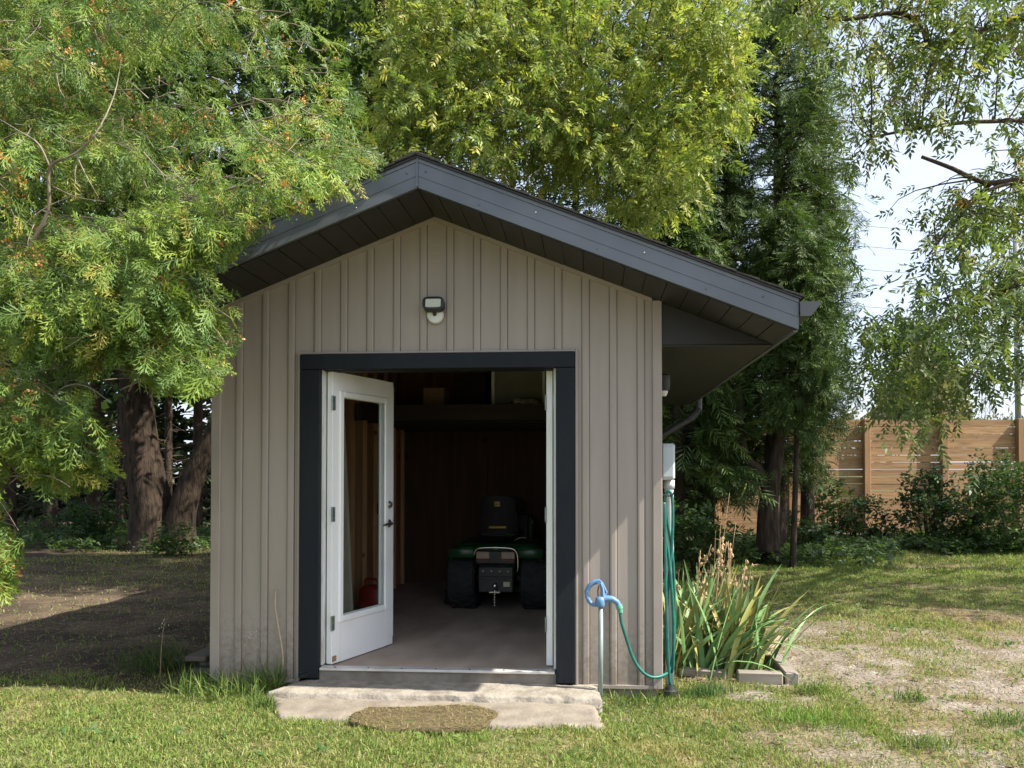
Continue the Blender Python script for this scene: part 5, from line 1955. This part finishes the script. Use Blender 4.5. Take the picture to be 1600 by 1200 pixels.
# ================================================================== SHRUBS
def shrub(label, px, pyb, d, wpx, toppx, cols, n, size=(.12, .2), group=None, name='shrub', stems=7, temps=T_BUSH, cat='shrub'):
    base = at(px, pyb, d)
    base[2] = GZ
    topz = at(px, toppx, d)[2]
    H = topz-GZ
    hw = wpx/2/FOC*d
    r = thing(name, label, cat, tuple(base), group)
    paths, tipsl = [], []
    for i in range(stems):
        a = RNG.uniform(0, 6.28)
        k = RNG.uniform(.3, 1)
        tip = base+np.array([math.cos(a)*hw*.8*k, math.sin(a)*hw*.6*k, H*RNG.uniform(.6, 1.0)*(1-.3*k)])
        pts = bend(base, tip, wob=.08, n=5)
        paths.append(([tuple(q) for q in pts], [.016, .013, .010, .007, .004]))
        tipsl.append(pts)
    tubes_mesh('stems', paths, M['twig_dark'], r, n=4, kind='stuff')
    nc = n//10
    cen = []
    while len(cen) < nc:
        p = RNG.uniform(-1, 1, 3)
        rr_ = np.linalg.norm(p)
        if rr_ > 1 or rr_ < .25:
            continue
        q = base+np.array([p[0]*hw, p[1]*hw*.75, H*(.52+.5*p[2])])
        if vnoise(np.array([q[0]*1.9]), np.array([q[2]*1.9+q[1]]), 3)[0] > .36:
            cen.append(q)
    cen = np.repeat(np.array(cen), 10, 0)
    P = cen+RNG.normal(0, .11, cen.shape)
    P[:, 2] = np.maximum(P[:, 2], GZ+.04)
    C = palette(len(P), cols, [2, 2, 1])
    leaves_mesh('foliage', P, RNG.normal(0, 1, P.shape)+np.array([0, 0, -.1]), np.array([0, 0, 1.])+RNG.normal(0, .5, P.shape), RNG.uniform(size[0], size[1], len(P)), C, temps, M['leaf'], r)
    return r


SH = [(.055, .108, .032), (.078, .135, .038), (.11, .17, .045)]
SH2 = [(.034, .072, .025), (.05, .095, .03), (.075, .13, .038)]
G3 = 'shrubs along the foot of the fence'
shrub('broad pale green shrub filling the right edge in front of the fence', 1578, 845, 15.0, 170, 715, SH, 1500, group=G3)
shrub('tall dark shrub in front of the middle fence post', 1450, 845, 16.0, 85, 735, SH2, 750, group=G3)
shrub('airy shrub left of the middle fence posts', 1300, 842, 16.5, 80, 745, SH, 480, group=G3)
shrub('low dark shrub between the airy and the tall shrub', 1370, 842, 16.3, 80, 780, SH2, 420, group=G3)
shrub('dark shrub at the foot of the cedar trunks', 1255, 848, 14.6, 80, 805, SH2, 320, group=G3)
shrub('rounded shrub just right of the tall dark one', 1512, 846, 15.6, 70, 775, SH, 400, group=G3)
shrub('leafy shrub close behind the electrical box', 1085, 850, 11.5, 90, 800, SH2, 420)
shrub('sparse shrub in the shade left of the forked trunk', 120, 846, 16.8, 120, 790, SH2, 420)
shrub('small leafy sapling growing at the foot of the forked trunk', 268, 862, 14.6, 60, 825, [(.06, .12, .03), (.08, .14, .035), (.05, .1, .025)], 160, size=(.12, .18), stems=4)
# ground ivy in front of the shrubs, one carpet
P, xy, dd = sample_poly(10, [(0, 0), (1, 0), (1, 1)], 1, 2)
gp = []
for _ in range(5200):
    px = RNG.uniform(1090, 1640)
    d = RNG.uniform(12.6, 17.0) if px < 1400 else RNG.uniform(14.6, 17.5)
    q = at(px, 742, d)
    q[2] = GZ+RNG.uniform(.03, .28)
    gp.append(q)
for _ in range(2600):
    px = RNG.uniform(-40, 345)
    d = RNG.uniform(15.2, 22)
    q = at(px, 742, d)
    q[2] = GZ+RNG.uniform(.02, .25)
    gp.append(q)
P = np.array(gp)
P = P[vnoise(P[:, 0]*1.4, P[:, 1]*1.4, 29) > .38]
gc_ = leaves_mesh('ground_ivy', P, RNG.normal(0, 1, P.shape)*np.array([1, 1, .4]), np.array([0, 0, 1.])+RNG.normal(0, .4, P.shape), RNG.uniform(.12, .22, len(P)), palette(len(P), SH+[(.09, .13, .07)], [2, 2, 1, .6]), T_BUSH, M['leaf'], kind='stuff')
tag(gc_, 'low leafy ground cover under the shrubs and trees', 'ground cover')

# ================================================================== IRIS CLUMP, TIMBERS, WEEDS
iq = on_ground(1118, 1046, -.17)
iris = thing('iris_clump', 'clump of sword shaped iris leaves with dry brown seed stalks beside the shed', 'plant', tuple(iq))


def blade(mb, base, az_, lean, Lb, wd, curl, seg=7, fold=.25, tw=0.0):
    d = np.array([math.cos(az_), math.sin(az_), 0])
    sd = np.array([-math.sin(az_+tw), math.cos(az_+tw), 0])
    vs, fs = [], []
    p = np.array(base, float)
    th = lean
    for i in range(seg+1):
        t = i/seg
        wv = wd*(.75+.5*t if t < .4 else .95*(1-((t-.4)/.6)**1.8))+.0008
        up = np.array([0, 0, 1])*math.cos(th)+d*math.sin(th)
        nrm = np.cross(sd, up)
        vs += [tuple(p-sd*wv), tuple(p+nrm*wv*fold), tuple(p+sd*wv)]
        p = p+up*Lb/seg
        th += curl/seg
    for i in range(seg):
        a = 3*i
        fs += [(a, a+1, a+4, a+3), (a+1, a+2, a+5, a+4)]
    mb.add(vs, fs)


M['iris'] = plain('iris_leaf', (.12, .235, .085), (.17, .28, .10), rough=.45, scale=3, stretch=(3, 3, 1.2), rnd=.3, spec=.3)
M['irisy'] = plain('yellowing_iris_leaf', (.34, .29, .085), (.20, .24, .07), rough=.55, scale=5, rnd=.25)
M['dry'] = plain('dry_stalk', (.40, .29, .165), (.27, .185, .10), rough=.8, scale=14, rnd=.2)
iw = iq[0]
for i in range(235):
    bx = iq[0]+random.gauss(0, .19)
    by = iq[1]+.12+random.gauss(0, .16)
    bx = max(bx, W+.12)
    a = random.uniform(-math.pi, math.pi)
    if random.random() < .6:
        a = random.uniform(-.9, 1.2)
    lean = abs(random.gauss(.22, .22))+(.15 if abs(a) < 1.2 else 0)
    if a > 1.8 or a < -1.8:
        lean *= .35
    Lb = random.uniform(.45, .86)
    mb = MB()
    blade(mb, (bx, by, GZ+.01), a, lean, Lb, random.uniform(.013, .026), random.choice((.1, .25, .5, .8, 1.2, 1.8)), tw=random.uniform(-1.2, 1.2))
    mb.build('leaf', M['irisy'] if random.random() < .3 else M['iris'], iris, smooth=True, fix=False)
# long arching yellow leaves in front
for (px, py, a, ln) in ((1105, 1040, -.5, .62), (1120, 1042, -.25, .70), (1150, 1035, -.9, .45), (1080, 1040, -2.2, .4), (1170, 1030, -.3, .5), (1060, 1040, -2.6, .35)):
    q = on_ground(px, py, GZ+.01)
    mb = MB(); blade(mb, tuple(q), a, .5, ln, .015, 1.9, seg=9); mb.build('leaf', M['irisy'] if px in (1120, 1150) else M['iris'], iris, smooth=True, fix=False)
for i in range(17):
    bx = max(iq[0]+random.gauss(-.02, .17), W+.1)
    by = iq[1]+.15+random.gauss(0, .14)
    a = random.uniform(-1.2, 1.6)
    hgt = random.uniform(.65, 1.02)
    ln = random.uniform(.0, .34)
    tipq = np.array([bx+math.cos(a)*ln*hgt*.9, by+math.sin(a)*ln*hgt*.5, GZ+hgt])
    pts = bend((bx, by, GZ), tipq, wob=.03, n=6)
    mb = MB(); mb.tube([tuple(q) for q in pts], [.0045, .004, .0036, .003, .0026, .002], n=5)
    so_ = mb.build('dry_stalk', M['dry'], iris, smooth=True)
    mb = MB()
    for kk in range(random.randint(3, 6)):
        u = random.uniform(.72, 1.0)
        ii = min(int(u*5), 4)
        c0 = pts[ii]*(1-(u*5-ii))+pts[ii+1]*(u*5-ii)
        c0 = c0+np.array([random.uniform(-.025, .025) for _ in range(3)])
        rr_ = random.uniform(.007, .013)
        mb.lathe([(.002, -rr_*1.6), (rr_, -rr_*.4), (rr_*.8, rr_*.7), (.002, rr_*1.7)], tuple(c0), n=6)
        if random.random() < .5:
            blade(mb, tuple(c0), random.uniform(-3, 3), random.uniform(.8, 2.2), random.uniform(.04, .09), .006, random.uniform(-1, 1), seg=3)
    mb.build('seed_pods', M['dry'], so_, kind='stuff')
# tall dry grass stalks standing highest
for i, (px, py) in enumerate(((1128, 800), (1140, 770), (1118, 830), (1150, 815), (1135, 850))):
    b0 = (iq[0]+random.uniform(-.05, .08), iq[1]+.25, GZ)
    tipq = on_y(px, py, iq[1]+.25)
    mb = MB(); mb.tube([tuple(q) for q in bend(b0, tipq, wob=.03, n=6)], [.004, .004, .003, .003, .002, .0015], n=5)
    mb.build('dry_stalk', M['dry'], iris, smooth=True)


def timber(label, a, b, wd, ht, z0, mat=None, name='garden_timber', cat='timber', rot=0.0):
    a, b = np.array(a), np.array(b)
    d = b-a
    Lt = math.hypot(d[0], d[1])
    mb = MB()
    mb.box(0, Lt, -wd/2, wd/2, 0, ht, None, .008)
    o = mb.build(name, mat or M['greywood'])
    o.location = (a[0], a[1], z0)
    o.rotation_euler = (rot, 0, math.atan2(d[1], d[0]))
    return tag(o, label, cat)


ta, tb = on_ground(1152, 1064, GZ), on_ground(1222, 1066, GZ)
timber('weathered grey timber lying in front of the iris clump', ta, tb, .085, .085, GZ-.012)
tc_, td = on_ground(1238, 1068, GZ), on_ground(1196, 1018, GZ)
timber('grey timber laid end on at the corner of the iris bed', tc_, td, .095, .085, GZ-.012)
ta, tb = on_ground(1062, 1052, GZ), on_ground(1135, 1058, GZ)
timber('mossy grey timber half buried between the shed corner and the iris', ta, tb, .08, .06, GZ-.014)
ta, tb = on_ground(1190, 1040, GZ), on_ground(1222, 1012, GZ)
timber('short tan offcut resting on the timbers right of the iris', ta, tb, .09, .022, GZ+.076, M['tanwood'], 'wood_offcut', 'wood', .12)
# stacked boards by the left wall
for i, (z_, o_, ln, lab) in enumerate(((0, 0, 1.6, 'bottom board of the dark stack along the left wall of the shed'), (.045, .04, 1.5, 'middle board of the dark stack along the left wall of the shed'), (.09, -.03, 1.55, 'top board of the dark stack along the left wall of the shed'))):
    timber(lab, (-.22+o_, .28+o_, 0), (-.20+o_*2, .28+ln, 0), .16, .038, GZ+.02+z_, M['darkwood'], 'stacked_board', 'board')
timber('loose dark board lying askew left of the board stack', (-.62, .42, 0), (-.30, 1.7, 0), .11, .03, GZ+.01, M['darkwood'], 'loose_board', 'board')

# ================================================================== GRASS AND LITTER
def grass_blades(X, Y, H, Wd, C, lean=.85):
    n = len(X)
    a = RNG.uniform(0, 2*math.pi, n)
    z = ground_z(X, Y)
    base = np.stack([X, Y, z-.004], -1)
    sd = np.stack([np.cos(a), np.sin(a), np.zeros(n)], -1)*Wd[:, None]
    b = RNG.uniform(0, 2*math.pi, n)
    l = RNG.uniform(.05, lean, n)
    up = np.stack([np.cos(b)*l, np.sin(b)*l, np.sqrt(np.maximum(.1, 1-l*l))], -1)
    mid = base+up*(H*.55)[:, None]
    up2 = up+np.stack([np.cos(b)*l*.9, np.sin(b)*l*.9, -l*.5], -1)
    tip = mid+up2*(H*.5)[:, None]
    return np.stack([base-sd*.8, mid-sd*.9, tip, mid+sd*.9], 1), C


def in_step(X, Y):
    t = (Y+.78)/.45
    xl = np.where(Y > -.31, .53, SLX0+(.52-SLX0)*np.clip((Y+.72)/.42, 0, 1))
    return (X > xl+.01) & (X < 2.63) & (Y > -.765) & (Y < .02)


def in_shed(X, Y):
    return (X > -.03) & (X < W+.03) & (Y > -.03) & (Y < L+.1)


def grass_patch(n, x0, x1, y0, y1, hh, ww, dens_bias=0.0):
    X = RNG.uniform(x0, x1, n)
    Y = RNG.uniform(y0, y1, n)
    g, bare, patch, dry, n1, n2, n3 = ground_masks(X, Y)
    tuft = vnoise(X*3.3, Y*3.3, 57)
    fine = vnoise(X*10, Y*10, 63, 2)
    dens = (1-g*1.02)*(1-bare*np.where(Y > 4.5, .55, .86))*(1-patch*.75)*(.25+1.1*sstep(.30, .62, tuft*.6+fine*.4))+dens_bias
    # scattered tufts survive in the gravel
    drive = sstep(3.2, 4.2, X+(n1-.5)*1.6)*sstep(4.2, 2.0, Y)
    dens = dens*(1-drive*.55*sstep(.62, .45, tuft))+g*sstep(.52, .62, tuft)*.55+.03
    # dry strip along the front of the shaded ground on the left
    dens *= 1-.75*sstep(.16, .05, np.abs(Y+.12+(n2-.5)*.25))*sstep(.6, .0, X)
    keep = (RNG.uniform(0, 1, n) < dens) & ~in_step(X, Y) & ~in_shed(X, Y)
    X, Y = X[keep], Y[keep]
    dry, tuft, n2, patch = dry[keep], tuft[keep], n2[keep], patch[keep]
    m = len(X)
    base = palette(m, [(.17, .25, .055), (.22, .29, .07), (.125, .20, .05), (.30, .30, .10), (.42, .35, .18)], [4, 3.2, 2.5, 1.6, .5], .2)
    yel = np.array([.36, .31, .13])
    t = np.clip(dry*.72+patch*.3+.22*sstep(3.2, 4.6, X)*sstep(5.0, 2.6, Y)-.14-.22*sstep(3.5, 5.5, Y)+RNG.uniform(-.25, .25, m), 0, .85)[:, None]
    C = base*(1-t)+yel*t
    H = hh*RNG.uniform(.5, 1.25, m)*(.65+.7*tuft)
    return grass_blades(X, Y, H, ww*RNG.uniform(.7, 1.2, m), C)


parts = [grass_patch(145000, -2.6, 4.3, -1.6, .35, .040, .0034),
         grass_patch(66000, 2.9, 7.5, -1.4, 3.0, .040, .0038),
         grass_patch(95000, 3.0, 10.5, 1.6, 7.5, .042, .0055),
         grass_patch(90000, 3.4, 13.0, 7.0, 12.8, .065, .008),
         grass_patch(52000, -7.0, .2, -.1, 12, .045, .006, .02)]
V = np.concatenate([p[0] for p in parts])
C = np.concatenate([p[1] for p in parts])
# flat dead thatch between the blades
n_ = 26000
X = RNG.uniform(-3, 7.5, n_)
Y = RNG.uniform(-1.6, 5, n_)
k_ = ~in_shed(X, Y) & ~in_step(X, Y)
X, Y = X[k_], Y[k_]
a_ = RNG.uniform(0, 6.28, len(X))
b0_ = np.stack([X, Y, ground_z(X, Y)+RNG.uniform(.004, .022, len(X))], -1)
dr_ = np.stack([np.cos(a_), np.sin(a_), RNG.normal(0, .12, len(X))], -1)*RNG.uniform(.02, .07, (len(X), 1))
sd_ = np.stack([-np.sin(a_), np.cos(a_), np.zeros(len(X))], -1)*.0022
V = np.concatenate([V, np.stack([b0_-sd_, b0_+dr_-sd_*.4, b0_+dr_+sd_*.4, b0_+sd_], 1)])
C = np.concatenate([C, palette(len(X), [(.36, .28, .16), (.27, .20, .115), (.44, .37, .24)], [3, 2, 1])])
gr = quads_mesh('grass', V, np.clip(C, .01, .8), M['grass'], kind='stuff')
tag(gr, 'short patchy summer lawn in front of and beside the shed', 'grass')
print('grass quads', len(V))


def tuft(label, px, py, n, hh, rad, cols, w_=.0035, name='grass_tuft', q=None, lean=.75, cat='grass tuft', group=None):
    q = on_ground(px, py, GZ) if q is None else q
    X = q[0]+np.clip(RNG.normal(0, rad, n), -1.7*rad, 1.7*rad)
    Y = q[1]+np.clip(RNG.normal(0, rad*.6, n), -rad, rad)
    k = ~in_shed(X, Y) & ~in_step(X, Y)
    X, Y = X[k], Y[k]
    V, C = grass_blades(X, Y, hh*RNG.uniform(.45, 1.2, len(X)), w_*RNG.uniform(.7, 1.3, len(X)), palette(len(X), cols, [1]*len(cols), .2), lean)
    o = quads_mesh(name, V, np.clip(C, .01, .8), M['grass'])
    return tag(o, label, cat, group)


GC = [(.10, .175, .04), (.14, .215, .05), (.19, .23, .065), (.075, .14, .035)]
tuft('long bright green grass tuft at the left foot of the door frame', 436, 1078, 420, .24, .11, GC)
tuft('tangled grass tuft at the left front corner of the shed', 350, 1085, 520, .19, .17, GC)
tuft('dark overgrown weed clump in the shade left of the shed corner', 248, 1050, 420, .24, .14, [(.06, .10, .03), (.08, .13, .04), (.12, .14, .05)], cat='weed clump', name='weed_clump')
tuft('weedy grass tuft between the hydrant pipe and the shed corner', 985, 1098, 360, .11, .16, GC)
tuft('low green weed on the gravel in front of the iris bed', 1105, 1085, 320, .09, .09, [(.06, .13, .035), (.085, .15, .04)], cat='weed clump', name='weed_clump')
tuft('bright green weed tuft alone on the right gravel', 1270, 1130, 340, .10, .14, [(.15, .26, .045), (.19, .28, .05), (.11, .2, .04)], cat='weed clump', name='weed_clump')
tuft('small green tuft beside the end of the grey timbers', 1265, 1082, 170, .09, .06, GC)
tuft('grass tuft at the bottom right of the gravel', 1445, 1165, 170, .08, .07, GC)
tuft('grass tuft in the middle of the gravel drive', 1425, 1092, 150, .09, .06, GC)
tuft('grass tuft at the far right of the gravel', 1565, 1128, 170, .09, .08, GC)
tuft('grass tuft poking over the left edge of the concrete step', 418, 1108, 200, .12, .07, GC)

# flowering weed stalks in front of the siding
for (pts, lab) in ((((250, 1060, .05), (252, 1015, .05), (255, 985, .05), (258, 972, .05)), 'thin weed stalk with pale seed heads in the shade left of the shed'),
                   (((360, 1075, -.10), (378, 1035, -.09), (393, 1000, -.08), (398, 990, -.08)), 'thin dry weed stalk leaning across the left siding')):
    P = [tuple(on_y(*q)) for q in pts]
    t_ = thing('weed_stalk', lab, 'weed', P[0])
    mb = MB(); sp = smooth_path(P); mb.tube(sp, .0022, n=5); mb.build('stem', M['dry'], t_, smooth=True)
    mb = MB()
    for i in range(9):
        c0 = sp[random.randint(len(sp)//2, len(sp)-1)]
        mb.lathe([(.001, -.004), (.0035, 0), (.001, .005)], (c0.x+random.uniform(-.035, .035), c0.y+random.uniform(-.02, .02), c0.z+random.uniform(-.01, .03)), n=5)
    mb.build('seed_heads', M['cloth'], t_, kind='stuff')

# pebbles on the gravel, and crumbs by the shed corner
def stones(n, x0, x1, y0, y1, s0, s1, use_mask=True):
    X, Y = RNG.uniform(x0, x1, n), RNG.uniform(y0, y1, n)
    if use_mask:
        g = ground_masks(X, Y)[0]
        k = RNG.uniform(0, 1, n) < g*.9+.02
    else:
        k = np.ones(n, bool)
    k &= ~in_shed(X, Y) & ~in_step(X, Y)
    X, Y = X[k], Y[k]
    m = len(X)
    P = np.stack([X, Y, ground_z(X, Y)+.001], -1)
    r = RNG.uniform(s0, s1, m)*RNG.uniform(.5, 1, m)
    a = RNG.uniform(0, 6.28, m)
    ax = np.stack([np.cos(a), np.sin(a), RNG.normal(0, .2, m)], -1)*(r*RNG.uniform(.8, 1.6, m))[:, None]
    ay = np.stack([-np.sin(a), np.cos(a), RNG.normal(0, .2, m)], -1)*r[:, None]
    az_ = np.stack([RNG.normal(0, .2, m), RNG.normal(0, .2, m), np.ones(m)], -1)*(r*.75)[:, None]
    k_ = .72
    t = [P+ax*k_+az_*.55, P+ay*k_+az_*.6, P-ax*k_+az_*.55, P-ay*k_+az_*.5]
    b_ = [P+ax-az_*.3, P+ay-az_*.3, P-ax-az_*.3, P-ay-az_*.3]
    qs = [np.stack(t, 1)]
    for i in range(4):
        j = (i+1) % 4
        qs.append(np.stack([b_[i], b_[j], t[j], t[i]], 1))
    C = palette(m, [(.33, .295, .26), (.24, .21, .18), (.42, .385, .345), (.18, .15, .12)], [3, 3, 1.4, 1.5], .15)
    return np.concatenate(qs), np.tile(C, (5, 1))


sa = stones(16000, 3.0, 8.5, -1.5, 4.2, .004, .011)
sb_ = stones(260, 2.62, 3.75, -.55, -.05, .006, .022, False)
V = np.concatenate([sa[0], sb_[0]])
C = np.concatenate([sa[1], sb_[1]])
ps = quads_mesh('pebbles', V, C, M['speck'], kind='stuff')
tag(ps, 'loose pale pebbles strewn over the gravel at the right', 'gravel')
# clover and plantain mixed through the lawn
n = 5200
X, Y = RNG.uniform(-2.6, 9, n), RNG.uniform(-1.6, 9, n)
v = vnoise(X*2.1, Y*2.1, 121)
k = ~in_shed(X, Y) & ~in_step(X, Y) & (v > .52) & ~((X < .1) & (Y > -.1))
X, Y = X[k], Y[k]
P = np.stack([X, Y, ground_z(X, Y)+RNG.uniform(.008, .03, len(X))], -1)
cl_ = leaves_mesh('lawn_weeds', P, RNG.normal(0, 1, P.shape)*np.array([1, 1, .3]), np.array([0, 0, 1.])+RNG.normal(0, .3, P.shape), RNG.uniform(.035, .085, len(P)), palette(len(P), [(.09, .17, .05), (.13, .21, .055), (.17, .24, .06), (.21, .22, .08)], [3, 2, 1.5, 1]), [template_leaves(4, 31, .3), template_leaves(5, 32, .22)], M['leaf'], kind='stuff')
tag(cl_, 'broad leaved clover and weeds mixed through the lawn', 'weeds')
# ragged fibres along the mat
n = 2600
k = RNG.integers(0, NR, n)
rp = np.array(ring_pts)
u = RNG.uniform(.0, 1, n)**.35
P = ctr*(1-u[:, None])+rp[k]*u[:, None]
P[:, 2] = -.146+RNG.uniform(0, .006, n)
a = RNG.uniform(0, 6.28, n)
dr = np.stack([np.cos(a), np.sin(a), RNG.uniform(0, .5, n)], -1)*RNG.uniform(.012, .035, (n, 1))
sd = np.stack([-np.sin(a), np.cos(a), np.zeros(n)], -1)*.0016
fb = quads_mesh('mat_fibres', np.stack([P-sd, P+dr-sd*.4, P+dr+sd*.4, P+sd], 1), palette(n, [(.24, .19, .09), (.16, .125, .06), (.13, .15, .06), (.30, .25, .14)], [3, 3, 1, 1]), M['speck'], door_mat, kind='stuff')
# fallen leaves and needles
n = 7600
X = np.concatenate([RNG.uniform(-7, .1, n//2), RNG.uniform(3.0, 11, n//2)])
Y = np.concatenate([RNG.uniform(-.1, 9, n//2), RNG.uniform(-1.2, 12.5, n//2)])
k = ~in_shed(X, Y)
X, Y = X[k], Y[k]
P = np.stack([X, Y, ground_z(X, Y)+RNG.uniform(.004, .03, len(X))], -1)
fl_ = leaves_mesh('fallen_leaves', P, RNG.normal(0, 1, P.shape)*np.array([1, 1, .15]), np.array([0, 0, 1.])+RNG.normal(0, .25, P.shape), RNG.uniform(.025, .06, len(P)), palette(len(P), [(.20, .12, .06), (.30, .20, .10), (.12, .075, .045), (.36, .27, .14)], [3, 2, 2, 1]), [template_leaves(2, 3, .25), template_leaves(1, 5, .3)], M['speck'], kind='stuff')
tag(fl_, 'brown fallen leaves and needles scattered on the ground', 'leaf litter')
tris = sum(len(p.vertices)-2 for o in bpy.data.objects if o.type == 'MESH' for p in o.data.polygons) if False else sum(len(o.data.loops)-2*len(o.data.polygons) for o in bpy.data.objects if o.type == 'MESH')
print('TRIS', tris)
